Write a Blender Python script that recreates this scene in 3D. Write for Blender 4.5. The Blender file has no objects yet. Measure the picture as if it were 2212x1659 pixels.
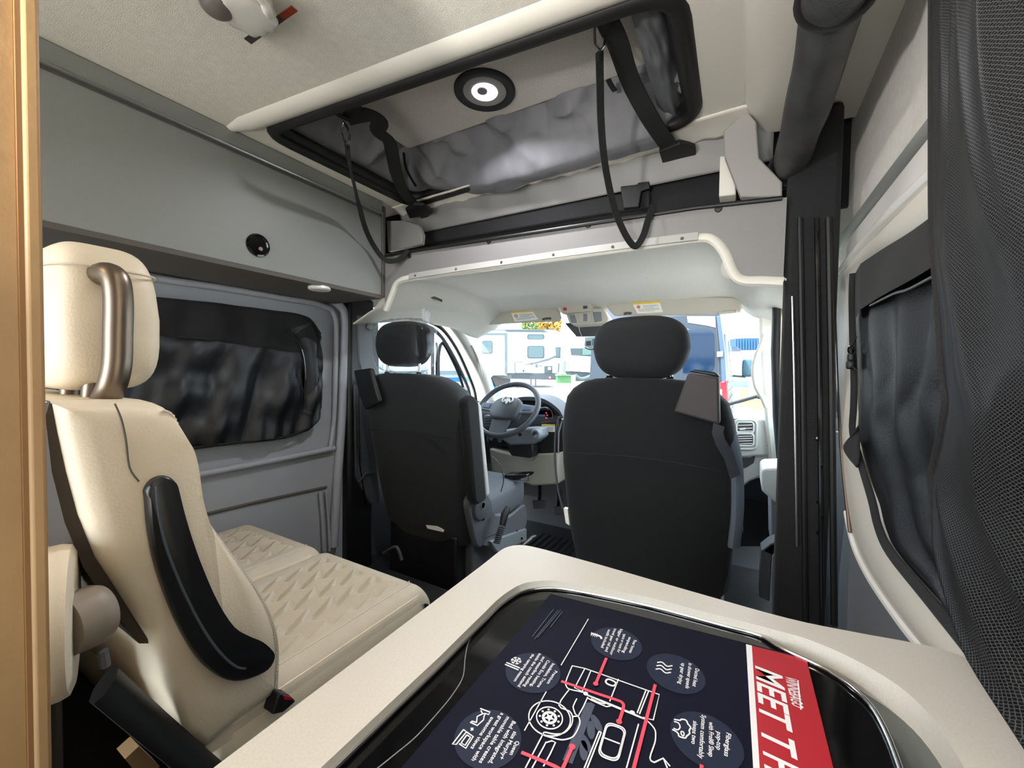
import bpy, bmesh, math, random
from mathutils import Vector, Matrix, noise
random.seed(7)
C = bpy.context.scene.collection
sc = bpy.context.scene
PI = math.pi

# ------------------------------------------------------------------ camera
F, CX, CY = 880.0, 1106.0, 829.5
EYE = Vector((0, 0, 1.12))
_f = Vector((1608 - CX, CY - 812, -F)).normalized()
_r = -Vector((-437 - CX, CY - 780, -F)).normalized()
_r = (_r - _f * _r.dot(_f)).normalized()
_u = _r.cross(_f)
ROT = Matrix((_r, _f, _u))                       # camera axes -> van axes (X right, Y forward, Z up)
cam = bpy.data.cameras.new('camera'); cam.sensor_width = 36; cam.lens = 36 * F / 2212
cam.clip_start = 0.01; cam.clip_end = 500
co = bpy.data.objects.new('camera', cam); C.objects.link(co)
co.matrix_world = Matrix.Translation(EYE) @ ROT.to_4x4()
sc.camera = co

# ------------------------------------------------------------------ light
w = bpy.data.worlds.new('sky'); sc.world = w; w.use_nodes = True
bg = w.node_tree.nodes['Background']
bg.inputs[0].default_value = (0.80, 0.91, 1.0, 1); bg.inputs[1].default_value = 5.0
sun = bpy.data.lights.new('sun', 'SUN'); sun.energy = 12.0; sun.angle = 0.01; sun.color = (1, .96, .9)
so = bpy.data.objects.new('sun', sun); C.objects.link(so)
so.rotation_euler = Vector((.42, .52, -1.0)).to_track_quat('-Z', 'Y').to_euler()
sc.view_settings.view_transform = 'Standard'; sc.view_settings.look = 'None'
sc.view_settings.gamma = 1; sc.view_settings.use_curve_mapping = False
sc.view_settings.exposure = 1.25
LAMP = 1.0     # strength of the roof LED and the added lamps

def area(name, loc, size, power, color=(1, 1, 1), dirv=(0, 0, -1), shape='DISK', sy=None, spread=PI):
    l = bpy.data.lights.new(name, 'AREA'); l.shape = shape; l.size = size; l.spread = spread
    if sy: l.size_y = sy
    l.energy = power * LAMP; l.color = color
    o = bpy.data.objects.new(name, l); C.objects.link(o); o.location = loc
    o.rotation_euler = Vector(dirv).to_track_quat('-Z', 'Y').to_euler(); return o

# ------------------------------------------------------------------ helpers
def ray(px, py): return ROT @ Vector((px - CX, CY - py, -F))
def at(px, py, X=None, Y=None, Z=None):
    d = ray(px, py)
    if X is not None: t = X / d.x
    elif Y is not None: t = Y / d.y
    else: t = (Z - EYE.z) / d.z
    return EYE + d * t
def atd(px, py, depth): return EYE + ray(px, py) * (depth / F)
def ats(pts, **k): return [at(*p, **k) for p in pts]
def V(*a): return Vector(a)

def hexc(h):
    h = h.lstrip('#'); c = [int(h[i:i + 2], 16) / 255 for i in (0, 2, 4)]
    return tuple(x / 12.92 if x <= .04045 else ((x + .055) / 1.055) ** 2.4 for x in c) + (1,)

MATS = {}
def mat(name, col, rough=.6, metal=0., var=0., vscale=20., bump=0., bscale=200., spec=.5, trans=0., emit=None, estr=0., wave=None, sheen=0., coat=0.):
    if name in MATS: return MATS[name]
    m = bpy.data.materials.new(name); m.use_nodes = True; MATS[name] = m
    nt = m.node_tree; b = nt.nodes['Principled BSDF']
    c = hexc(col) if isinstance(col, str) else col
    b.inputs['Base Color'].default_value = c; b.inputs['Roughness'].default_value = rough
    b.inputs['Metallic'].default_value = metal; b.inputs['Specular IOR Level'].default_value = spec
    if sheen: b.inputs['Sheen Weight'].default_value = sheen
    if coat: b.inputs['Coat Weight'].default_value = coat
    tc = nt.nodes.new('ShaderNodeTexCoord')
    if var:
        n = nt.nodes.new('ShaderNodeTexNoise'); n.inputs['Scale'].default_value = vscale; n.inputs['Detail'].default_value = 4
        nt.links.new(tc.outputs['Object'], n.inputs['Vector'])
        r = nt.nodes.new('ShaderNodeValToRGB')
        r.color_ramp.elements[0].position = .3; r.color_ramp.elements[1].position = .7
        r.color_ramp.elements[0].color = tuple(x * (1 - var) for x in c[:3]) + (1,)
        r.color_ramp.elements[1].color = tuple(min(1, x * (1 + var)) for x in c[:3]) + (1,)
        nt.links.new(n.outputs[0], r.inputs[0]); nt.links.new(r.outputs[0], b.inputs['Base Color'])
    if bump:
        n2 = nt.nodes.new('ShaderNodeTexNoise'); n2.inputs['Scale'].default_value = bscale; n2.inputs['Detail'].default_value = 3
        nt.links.new(tc.outputs['Object'], n2.inputs['Vector'])
        bp = nt.nodes.new('ShaderNodeBump'); bp.inputs['Strength'].default_value = bump; bp.inputs['Distance'].default_value = .002
        nt.links.new(n2.outputs[0], bp.inputs['Height']); nt.links.new(bp.outputs[0], b.inputs['Normal'])
    if emit:
        b.inputs['Emission Color'].default_value = hexc(emit); b.inputs['Emission Strength'].default_value = estr
    return m

def clear(name, tint, gloss=.1, rough=.02):
    m = bpy.data.materials.new(name); m.use_nodes = True; nt = m.node_tree
    nt.nodes.remove(nt.nodes['Principled BSDF']); out = nt.nodes['Material Output']
    t = nt.nodes.new('ShaderNodeBsdfTransparent'); t.inputs[0].default_value = tint
    g = nt.nodes.new('ShaderNodeBsdfGlossy'); g.inputs['Roughness'].default_value = rough
    lw = nt.nodes.new('ShaderNodeLayerWeight'); lw.inputs[0].default_value = gloss
    mx = nt.nodes.new('ShaderNodeMixShader')
    nt.links.new(lw.outputs['Fresnel'], mx.inputs[0]); nt.links.new(t.outputs[0], mx.inputs[1]); nt.links.new(g.outputs[0], mx.inputs[2])
    nt.links.new(mx.outputs[0], out.inputs[0]); return m

class MB:
    def __init__(s): s.v = []; s.f = []
    def add(s, vs, fs):
        o = len(s.v); s.v += [Vector(v) for v in vs]; s.f += [tuple(i + o for i in f) for f in fs]; return s
    def box(s, x0, x1, y0, y1, z0, z1):
        return s.add([(x, y, z) for z in (z0, z1) for y in (y0, y1) for x in (x0, x1)],
                     [(0, 2, 3, 1), (4, 5, 7, 6), (0, 1, 5, 4), (2, 6, 7, 3), (0, 4, 6, 2), (1, 3, 7, 5)])
    def obox(s, c, ax, ay, az):
        c, ax, ay, az = map(Vector, (c, ax, ay, az))
        return s.add([c + ax * i + ay * j + az * k for k in (-.5, .5) for j in (-.5, .5) for i in (-.5, .5)],
                     [(0, 2, 3, 1), (4, 5, 7, 6), (0, 1, 5, 4), (2, 6, 7, 3), (0, 4, 6, 2), (1, 3, 7, 5)])
    def prism(s, pts, off):
        n = len(pts); off = Vector(off); pts = [Vector(p) for p in pts]
        return s.add(pts + [p + off for p in pts], [tuple(range(n)), tuple(range(2 * n - 1, n - 1, -1))] +
                     [(i, i + n, (i + 1) % n + n, (i + 1) % n) for i in range(n)])
    def loft(s, rings, cap=True, closed=True):
        n = len(rings[0]); vs = [Vector(p) for r in rings for p in r]; fs = []
        for k in range(len(rings) - 1):
            for i in range(n if closed else n - 1):
                j = (i + 1) % n; fs.append((k * n + i, k * n + j, (k + 1) * n + j, (k + 1) * n + i))
        if cap: fs += [tuple(range(n - 1, -1, -1)), tuple(range((len(rings) - 1) * n, len(rings) * n))]
        return s.add(vs, fs)
    def tube(s, pts, r, n=8, cap=True, loop=False, flat=None):
        pts = [Vector(p) for p in pts]; m = len(pts); rings = []; up = None
        for i, p in enumerate(pts):
            a = pts[i - 1] if (i or loop) else p; b = pts[(i + 1) % m] if (i < m - 1 or loop) else p
            t = (b - a).normalized()
            if up is None:
                up = t.orthogonal().normalized()
                if flat is not None: up = (Vector(flat) - t * t.dot(Vector(flat))).normalized()
            up = (up - t * up.dot(t)).normalized(); sd = t.cross(up)
            rr = r[i] if isinstance(r, list) else r
            ru, rs = (rr if not isinstance(rr, (list, tuple)) else rr[0]), (rr if not isinstance(rr, (list, tuple)) else rr[1])
            rings.append([p + up * (ru * math.cos(2 * PI * k / n)) + sd * (rs * math.sin(2 * PI * k / n)) for k in range(n)])
        if loop: rings.append(rings[0])
        return s.loft(rings, cap and not loop)
    def ribbon(s, pts, wd, t, nrm):
        pts = [Vector(p) for p in pts]; nrm = Vector(nrm).normalized(); rings = []
        for i, p in enumerate(pts):
            a = pts[max(i - 1, 0)]; b = pts[min(i + 1, len(pts) - 1)]; tg = (b - a).normalized()
            ww = wd[i] if isinstance(wd, (list, tuple)) else wd
            sd = tg.cross(nrm).normalized(); nn = sd.cross(tg)
            rings.append([p + sd * (ww * x) + nn * (t * y) for x, y in ((-.5, -.5), (.5, -.5), (.5, .5), (-.5, .5))])
        return s.loft(rings)
    def lathe(s, prof, c, axis=(0, 0, 1), n=32, sx=1.):
        c = Vector(c); ax = Vector(axis).normalized(); u = ax.orthogonal().normalized(); v = ax.cross(u)
        return s.loft([[c + ax * h + u * (r * math.cos(2 * PI * k / n)) + v * (r * math.sin(2 * PI * k / n)) for k in range(n)] for r, h in prof])
    def sell(s, c, a, b, d, e1=.4, e2=.4, nu=32, nv=18, f=None):
        """superellipsoid; f(x,y,z) may reshape the unit form"""
        sg = lambda x, e: math.copysign(abs(x) ** e, x); c = Vector(c); rings = []
        for j in range(nv + 1):
            ph = -PI / 2 + PI * j / nv; ph = max(min(ph, PI / 2 - .02), -PI / 2 + .02); ring = []
            for i in range(nu):
                th = 2 * PI * i / nu
                x, y, z = sg(math.cos(ph), e1) * sg(math.cos(th), e2), sg(math.cos(ph), e1) * sg(math.sin(th), e2), sg(math.sin(ph), e1)
                if f: x, y, z = f(x, y, z)
                ring.append(c + Vector((x * a, y * b, z * d)))
            rings.append(ring)
        return s.loft(rings)
    def grid(s, fn, nu, nv):
        return s.add([fn(i / nu, j / nv) for j in range(nv + 1) for i in range(nu + 1)],
                     [(j * (nu + 1) + i, j * (nu + 1) + i + 1, (j + 1) * (nu + 1) + i + 1, (j + 1) * (nu + 1) + i) for j in range(nv) for i in range(nu)])
    def move(s, m):
        s.v = [m @ v for v in s.v]; return s

WL = {}
def setp(o, label=None, cat=None, group=None, kind=None):
    for k, v in (('label', label), ('category', cat), ('group', group), ('kind', kind)):
        if v: o[k] = v
    return o
def put(o, parent, wl):
    WL[o.name] = Vector(wl)
    if parent is not None:
        o.parent = parent; o.matrix_parent_inverse = Matrix.Translation(-WL[parent.name])
    o.location = wl
def obj(name, mb, m, parent=None, bevel=0., seg=2, smooth=40, sub=0, solid=0., label=None, cat=None, group=None, kind=None):
    lo = Vector([min(v[i] for v in mb.v) for i in range(3)]); hi = Vector([max(v[i] for v in mb.v) for i in range(3)])
    c = Vector(((lo.x + hi.x) / 2, (lo.y + hi.y) / 2, lo.z))
    me = bpy.data.meshes.new(name); me.from_pydata([v - c for v in mb.v], [], mb.f); me.update()
    b = bmesh.new(); b.from_mesh(me); bmesh.ops.recalc_face_normals(b, faces=b.faces); b.to_mesh(me); b.free()
    me.materials.append(m)
    if smooth:
        me.polygons.foreach_set('use_smooth', [True] * len(me.polygons))
        me.set_sharp_from_angle(angle=math.radians(smooth))
    o = bpy.data.objects.new(name, me); C.objects.link(o); put(o, parent, c)
    if solid: md = o.modifiers.new('solid', 'SOLIDIFY'); md.thickness = solid; md.offset = 0
    if bevel:
        md = o.modifiers.new('bevel', 'BEVEL'); md.width = bevel; md.segments = seg; md.limit_method = 'ANGLE'; md.angle_limit = math.radians(35)
    if sub: md = o.modifiers.new('sub', 'SUBSURF'); md.levels = sub; md.render_levels = sub
    return setp(o, label, cat, group, kind)
def thing(name, loc, label, cat, group=None):
    o = bpy.data.objects.new(name, None); C.objects.link(o); o.empty_display_size = .1
    put(o, None, loc); return setp(o, label, cat, group)
def struct(name, mb, m, parent=None, **k):
    return obj(name, mb, m, parent, kind=None if parent else 'structure', **k)

def rrect(x0, x1, y0, y1, r, k=6):
    """rounded rectangle, counter-clockwise list of (x, y)"""
    out = []
    for cx, cy, a in ((x1 - r, y1 - r, 0), (x0 + r, y1 - r, 90), (x0 + r, y0 + r, 180), (x1 - r, y0 + r, 270)):
        for i in range(k + 1):
            t = math.radians(a + 90 * i / k); out.append((cx + r * math.cos(t), cy + r * math.sin(t)))
    return out
def smoothpath(pts, n=6, loop=False):
    """Catmull-Rom through points"""
    pts = [Vector(p) for p in pts]; m = len(pts); out = []
    rng = range(m if loop else m - 1)
    for i in rng:
        g = (lambda k: pts[k % m]) if loop else (lambda k: pts[max(0, min(m - 1, k))])
        p0, p1, p2, p3 = g(i - 1), g(i), g(i + 1), g(i + 2)
        for k in range(n):
            t = k / n
            out.append(.5 * ((2 * p1) + (p2 - p0) * t + (2 * p0 - 5 * p1 + 4 * p2 - p3) * t * t + (3 * p1 - p0 - 3 * p2 + p3) * t ** 3))
    if not loop: out.append(pts[-1])
    return out
def lerp(a, b, t): return a + (b - a) * t
def along(path, t):
    """point at parameter t in 0..1 by length of a polyline"""
    L = [0]
    for a, b in zip(path, path[1:]): L.append(L[-1] + (b - a).length)
    d = t * L[-1]
    for i in range(1, len(L)):
        if d <= L[i] or i == len(L) - 1:
            q = (d - L[i - 1]) / max(L[i] - L[i - 1], 1e-9); return path[i - 1].lerp(path[i], q)

# ------------------------------------------------------------------ materials
M = dict(
    end_grey=mat('end_grey', '#96938f', .7),
    fabric_ceiling=mat('fabric_ceiling', '#dad6ca', .9, bump=.5, bscale=420, var=.05, vscale=60),
    fabric_wall=mat('fabric_wall', '#dbd8d1', .9, bump=.5, bscale=420, var=.05, vscale=60),
    moulded=mat('moulded_white', '#dad6cb', .35, bump=.1, bscale=300),
    panel_grey=mat('panel_grey', '#a2a6ac', .5, bump=.15, bscale=350),
    header_grey=mat('header_grey', '#7d7b79', .5, bump=.15, bscale=350),
    strip_grey=mat('strip_grey', '#a9a7a2', .4),
    laminate=mat('laminate_grey', '#848784', .42, bump=.12, bscale=500, var=.03, vscale=300),
    laminate_dark=mat('laminate_dark', '#55504a', .6),
    alu=mat('alu', '#a8a8a6', .3, metal=1),
    chrome=mat('chrome', '#d8d8d8', .12, metal=1),
    white_metal=mat('white_metal', '#e4e2de', .3),
    black_rubber=mat('black_rubber', '#141414', .5),
    black_plastic=mat('black_plastic', '#0d0e10', .5, bump=.1, bscale=500),
    black_gloss=mat('black_gloss', '#0a0a0b', .08),
    black_cloth=mat('black_cloth', '#131315', .85, bump=.5, bscale=500, var=.25, vscale=300, sheen=.03),
    shade_cloth=mat('shade_cloth', '#17181b', .42, bump=.3, bscale=350, var=.2, vscale=25),
    web=mat('webbing', '#0b0c0d', .75, bump=.8, bscale=600),
    seat_cloth=mat('seat_cloth', '#0d0f11', .9, bump=.6, bscale=500, var=.2, vscale=400, sheen=.04),
    seat_cloth_grey=mat('seat_cloth_grey', '#202427', .85, bump=.6, bscale=500, var=.25, vscale=400, sheen=.1),
    seat_plastic=mat('seat_plastic', '#5a5c60', .5, bump=.15, bscale=400),
    seat_grey=mat('seat_grey', '#585b60', .8, bump=.4, bscale=500),
    dark_floor=mat('dark_floor', '#1f2124', .75, bump=.6, bscale=120, var=.2, vscale=30),
    cream=mat('cream_leather', '#eadcc3', .5, bump=.25, bscale=260, var=.03, vscale=8),
    cream_light=mat('cream_light', '#d6cdbd', .55, bump=.25, bscale=260),
    steel=mat('brushed_steel', '#85786a', .36, metal=1),
    counter=mat('counter_top', '#c9c4ba', .38, bump=.08, bscale=900, var=.05, vscale=500),
    counter_edge=mat('counter_edge', '#a39a90', .5),
    headliner=mat('headliner', '#dedbd2', .85, bump=.4, bscale=380, var=.03, vscale=100),
    visor=mat('visor_vinyl', '#bbb5a8', .7, bump=.3, bscale=420),
    dash_grey=mat('dash_grey', '#777b80', .6, bump=.2, bscale=420),
    dash_light=mat('dash_light', '#c9c8c2', .55, bump=.2, bscale=420),
    dash_dark=mat('dash_dark', '#3a3d42', .6, bump=.2, bscale=420),
    wheel=mat('wheel_leather', '#3c4046', .5, bump=.2, bscale=420),
    paper=mat('paper_white', '#ece9e2', .6),
    yellow=mat('label_yellow', '#e0c23c', .6),
    red=mat('print_red', '#ad1c29', .5),
    amber=mat('amber_tape', '#7d2a08', .5),
    canvas=mat('tent_canvas', '#6c6c70', .6, bump=.25, bscale=500, var=.1, vscale=15),
    board=mat('bed_board_fabric', '#bab6af', .9, bump=.6, bscale=330, var=.14, vscale=250),
)

# ================================================================== SETTING
struct('floor', MB().box(-1.7, .30, -1.7, 1.25, -.06, 0), mat('floor_vinyl', '#1b1613', .5, var=.25, vscale=6, bump=.2, bscale=80))
fm = struct('trim_1', MB().box(-1.7, .30, 1.25, 2.80, -.06, .004), M['dark_floor'])     # cab floor mat
mb = MB()
for i in range(14):
    mb.box(-1.2 + .045 * i, -1.18 + .045 * i, 1.75, 2.55, .004, .010)
obj('mat_ribs', mb, M['dark_floor'], fm)
XL, XR, ZC = -1.62, .22, 1.80

# left wall -------------------------------------------------------------
wl = struct('wall_left', MB().box(XL - .05, XL, -1.7, 1.30, 0, ZC + .2), M['panel_grey'])
def wl_line(px, r, x=-1.605, mtl='panel_grey', name='panel_ridge', flat=(1, 0, 0), rr=None):
    obj(name, MB().tube(smoothpath(ats(px, X=x), 6), rr or r, 10), M[mtl], wl)
wl_line([(98, 525), (307, 563), (520, 602), (662, 633), (705, 643), (733, 660), (745, 690), (742, 800), (738, 898), (728, 1050), (720, 1180)], .02)
wl_line([(98, 560), (307, 597), (480, 622), (615, 645), (680, 655), (715, 668)], .012)
wl_line([(716, 668), (726, 700), (724, 800), (722, 900), (714, 968)], .010)
wl_line([(380, 1034), (500, 1012), (640, 985), (722, 968)], .012)
wl_line([(440, 1112), (540, 1088), (640, 1066), (705, 1052)], .006, x=-1.618, mtl='laminate_dark', name='panel_groove')
wl_line([(692, 1062), (697, 1120), (700, 1190)], .008)
wl_line([(704, 1060), (709, 1120), (712, 1190)], .006)

# right wall and sliding door ---------------------------------------------
wr = struct('wall_right', MB().box(XR + .03, XR + .08, -1.7, 1.45, 0, ZC + .2), M['panel_grey'])
d1 = struct('door_1', MB().box(XR + .005, XR + .03, -.2, 1.27, .1, 1.79), M['moulded'])
pan = ats([(1930, 0), (2150, -140), (2290, -60), (2200, 35), (2010, 265), (1806, 528), (1795, 470), (1786, 395), (1803, 285), (1870, 130)], X=XR)
obj('door_upper_panel', MB().prism(pan, (.004, 0, 0)), M['fabric_wall'], d1, bevel=.002)
def dr(pts, r, mtl, name, x=XR - .002, **k): obj(name, MB().tube(smoothpath(ats(pts, X=x), 5), r, 10), M[mtl], d1, **k)
dr([(1806, 536), (1910, 401), (2015, 270), (2110, 150)], (.004, .011), 'laminate', 'panel_groove')
band = ats([(1812, 540), (2014, 283), (2200, 60), (2300, 60), (2200, 180), (2014, 370), (1815, 590)], X=XR - .006)
obj('door_metal_band', MB().prism(band, (.012, 0, 0)), M['white_metal'], d1, bevel=.004)
dr([(1811, 596), (1900, 490), (2014, 378), (2180, 215)], .011, 'white_metal', 'band_lip', x=XR - .012)
low = ats([(1815, 592), (2014, 376), (2210, 190), (2330, 300), (2020, 475), (1856, 585), (1846, 640), (1850, 800)], X=XR - .004)
# frame round the door window: one band running down the jamb and along the sill
outer = smoothpath(ats([(2240, 140), (2014, 385), (1818, 590), (1806, 640), (1812, 800), (1822, 950), (1830, 1080), (1846, 1180), (1880, 1260), (1960, 1370), (2060, 1480), (2180, 1600)], X=XR - .004), 5)
inner = smoothpath(ats([(2320, 300), (2014, 488), (1866, 580), (1846, 625), (1850, 800), (1858, 940), (1872, 1010), (1905, 1100), (1945, 1170), (2020, 1285), (2120, 1410), (2240, 1540)], X=XR - .004), 5)
mb = MB(); n = len(outer)
mb.loft([[lerp(outer[i], inner[i], v) + V(-.016 * math.sin(PI * min(v * 1.0, 1)), 0, 0) for i in range(n)] for v in [k / 8 for k in range(9)]], cap=False, closed=False)
obj('door_window_frame', mb, M['moulded'], d1, smooth=60)
obj('frame_ridge', MB().tube([lerp(outer[i], inner[i], .22) + V(-.012, 0, 0) for i in range(len(outer) // 2 + 4, n)], .006, 8), M['white_metal'], d1)
obj('door_lower_panel', MB().prism([p + V(.006, 0, 0) for p in outer[len(outer) // 2:]] + ats([(2200, 1900), (1800, 1900), (1812, 1250)], X=XR + .002), (.01, 0, 0)), M['dash_grey'], d1)

# pillar behind the passenger seat and the dark seals along the door opening -----------
pr_ = struct('trim_2', MB().box(.080, .184, 1.20, 1.27, 0, 1.76), M['black_cloth'], bevel=.012)
for nm, px0, r, mt in (('pillar_rib', 1728, .006, 'black_plastic'), ('pillar_rib', 1764, .005, 'black_gloss'), ('pillar_rib', 1790, .007, 'black_plastic')):
    obj(nm, MB().tube([at(px0, 470, Y=1.195), at(px0 + 6, 800, Y=1.195), at(px0 + 12, 1350, Y=1.195)], r, 8), M[mt], pr_)
obj('pillar_highlight_trim', MB().tube([at(1712, 640, Y=1.192), at(1716, 800, Y=1.19), at(1722, 1180, Y=1.188)], (.0035, .0022), 8), M['alu'], pr_)
for y in (948, 1085, 1152):
    obj('screw', MB().lathe([(.001, .004), (.006, .003), (.007, 0)], at(1768 + (y > 1000) * 3, y, Y=1.2), (0, -1, 0), 12), M['black_gloss'], pr_)
# dark seal running from the roof rail down the jamb of the sliding door
seal = smoothpath(ats([(1995, -130), (1950, -40), (1905, 50), (1850, 190), (1798, 320), (1772, 400), (1783, 480), (1797, 560), (1803, 640), (1814, 900), (1828, 1120), (1850, 1230)], X=XR - .006), 5)
obj('door_seal', MB().tube(seal[:36], (.010, .016), 10), mat('seal_brown', '#4a4440', .7), d1)
seal2 = [p + V(-.022, -.004, .008) for p in seal[:28]]
obj('door_seal_lip', MB().tube(seal2, .005, 8), M['laminate'], d1)
obj('door_seal_edge', MB().tube(smoothpath(ats([(1800, 600), (1806, 700), (1816, 950), (1836, 1150)], X=XR - .02), 5), .0035, 8), M['steel'], d1)

# roof rail above the door, ceiling -------------------------------------------------
ce = struct('ceiling', MB().prism([(XL, -1.7, ZC), (.30, -1.7, ZC), (.30, .60, ZC), (-.02, .72, ZC), (-.34, .685, ZC), (-1.327, .595, ZC), (XL, .57, ZC)], (0, 0, .03)), M['fabric_ceiling'])
struct('trim_3', MB().box(-1.75, .34, -1.75, 2.15, 2.06, 2.10).box(-1.75, .34, 2.05, 2.15, 1.52, 2.1), M['white_metal'])     # outer roof skin
struct('trim_4', MB().box(-1.72, -1.66, -1.72, 2.1, 1.44, 2.08).box(.30, .34, -1.72, 2.1, 1.44, 2.08).box(-1.72, -1.67, -1.72, 1.3, -.3, 1.6).box(.30, .34, -1.72, 1.3, -.3, 1.6), M['white_metal'])   # body sides
rail = struct('trim_5', MB().loft([[V(x, y, z) for x, z in ((-.02 + .02 * t, 1.80), (.0 + .02 * t, 1.782), (.03, 1.772), (.12, 1.765), (.25, 1.76), (.25, 1.86), (-.02, 1.86))] for y, t in ((-.5, 0), (.9, 0), (1.18, 0), (1.30, 1))]), M['moulded'], smooth=50)
obj('rail_end_cover', MB().prism(ats([(1562, 283), (1612, 236), (1634, 262), (1640, 340), (1690, 392), (1690, 425), (1600, 425), (1565, 335)], Y=1.22), (0, .03, 0)), M['end_grey'], rail, bevel=.004)
struct('trim_6', MB().box(.10, .150, -.3, 1.215, 1.70, 1.775), M['black_plastic'], bevel=.01)     # black track over the door

# over-cab header -----------------------------------------------------------------
hb = smoothpath(ats([(832, 668), (846, 632), (858, 608), (888, 597), (1000, 582), (1200, 553), (1400, 525), (1510, 510), (1545, 517), (1568, 545), (1584, 583), (1604, 601), (1650, 603), (1692, 605)], Y=1.2), 4)
hd = struct('trim_7', MB().prism(hb + [V(.078, 1.2, 1.556), at(1500, 448, Y=1.2), at(900, 538, Y=1.2), V(-1.29, 1.2, 1.595), V(-1.29, 1.2, 1.40)], (0, .02, 0)), M['header_grey'], smooth=0)
obj('header_top_edge', MB().tube([V(-1.285, 1.197, 1.587), at(900, 541, Y=1.197), at(1500, 449, Y=1.197), at(1690, 428, Y=1.197)], .006, 8), M['black_plastic'], hd)
for p in ((885, 553), (1056, 521), (1271, 486), (1552, 451)):
    obj('button_cap', MB().lathe([(.0005, .004), (.008, .003), (.0095, 0)], at(*p, Y=1.2), (0, -1, 0), 16), M['black_plastic'], hd)
lipc = [p + V(0, -.004, 0) for p in hb[8:]]
obj('opening_trim', MB().tube([p + V(0, .004, -.004) for p in hb], (.012, .016), 10), M['moulded'], hd)
obj('screw_strip', MB().ribbon(ats([(884, 597), (1000, 579), (1200, 550), (1400, 523), (1508, 510)], Y=1.19), .022, .004, (0, -1, .2)), M['strip_grey'], hd)
for p in ((897, 595), (985, 581), (1083, 566), (1195, 550), (1323, 533), (1473, 515)):
    obj('screw', MB().lathe([(.0005, .003), (.0035, .002), (.0045, 0)], at(*p, Y=1.187), (0, -1, 0), 10), M['laminate_dark'], hd)

# shelf space above the header: roof edge, foam bar
def crumple(x): return .006 * math.sin(x * 31) + .004 * math.sin(x * 77 + 1)
fas = struct('trim_8', MB().grid(lambda u, v: V(lerp(-1.30, .05, u), 1.29 + .03 * v + .004 * math.sin(u * 50) * (1 - v), lerp(1.80 + crumple(lerp(-1.3, .05, u)) * .6, 1.705, v) - .012 * math.sin(PI * v)), 90, 10), M['header_grey'], solid=.004)
obj('roof_skin_edge', MB().grid(lambda u, v: V(lerp(-1.30, 0, u), lerp(1.235 - .05 * u, 1.30 - .01 * u, v) + .5 * crumple(lerp(-1.3, 0, u)) * v, 1.797 - .012 * v ** 2 + crumple(lerp(-1.3, 0, u) * 1.3) * v * .5), 90, 8), M['moulded'], fas, solid=.004)
struct('trim_9', MB().box(-1.45, .25, 1.345, 1.36, 1.56, 2.06), M['black_cloth'])
fb = thing('foam_bar', at(1100, 490, Y=1.33), 'long black padded bar lying across the shelf above the cab opening', 'bar')
obj('bar', MB().prism(ats([(913, 499), (1300, 424), (1403, 409), (1403, 447), (1300, 462), (916, 527)], Y=1.325), (0, .018, 0)), M['black_cloth'], fb, bevel=.004)
obj('peg', MB().prism(ats([(1340, 402), (1376, 398), (1378, 394), (1402, 391), (1404, 406), (1385, 412), (1380, 446), (1346, 450)], Y=1.31), (0, .02, 0)), M['black_rubber'], fb, bevel=.003)
o = obj('support_block', MB().prism(ats([(835, 477), (872, 476), (905, 487), (912, 506), (910, 527), (838, 543)], Y=1.235), (0, .02, 0)), M['header_grey'], bevel=.002, label='grey support block in the left corner of the shelf above the cab opening', cat='block')
o = obj('support_block', MB().prism(ats([(1555, 337), (1586, 335), (1590, 420), (1553, 424)], Y=1.27), (0, .05, 0)), M['moulded'], bevel=.003, label='white upright support block on the right end of the shelf above the cab', cat='block')

# cab headliner -----------------------------------------------------------------------
def arch(s, v):
    a = abs(s); dz = 0
    if a > .70: q = min((a - .70) / .16, 1); dz = -.125 * (3 * q * q - 2 * q ** 3) * (1 - .35 * v)
    if a > .86: dz -= .05 * (a - .86) / .14
    return dz
def liner(u, v):
    s = 2 * u - 1; x = -.66 + s * (.83 + .07 * (1 - v) * 0)
    y = lerp(1.205, 2.16, v); z = 1.495 + .035 * math.sin(PI * min(1, v * 1.1)) - .03 * max(0, v - .75) * 4 + arch(s, v)
    z -= .014 * math.exp(-((s * 4.2) ** 2)) * math.sin(PI * v)
    return V(x, y, z)
hl = struct('trim_10', MB().grid(liner, 80, 30), M['headliner'], smooth=80, solid=.006)
obj('liner_speaker_ring', MB().lathe([(.0, .004), (.018, .006), (.026, .004), (.03, 0)], at(1578, 580, Y=1.26), (-.5, -.8, -.3), 20), M['headliner'], hl)
obj('liner_vent_slot', MB().tube(smoothpath([at(900, 636, Y=1.45), at(930, 640, Y=1.5), at(955, 650, Y=1.55)], 5), (.003, .009), 8), M['laminate_dark'], hl)

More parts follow.
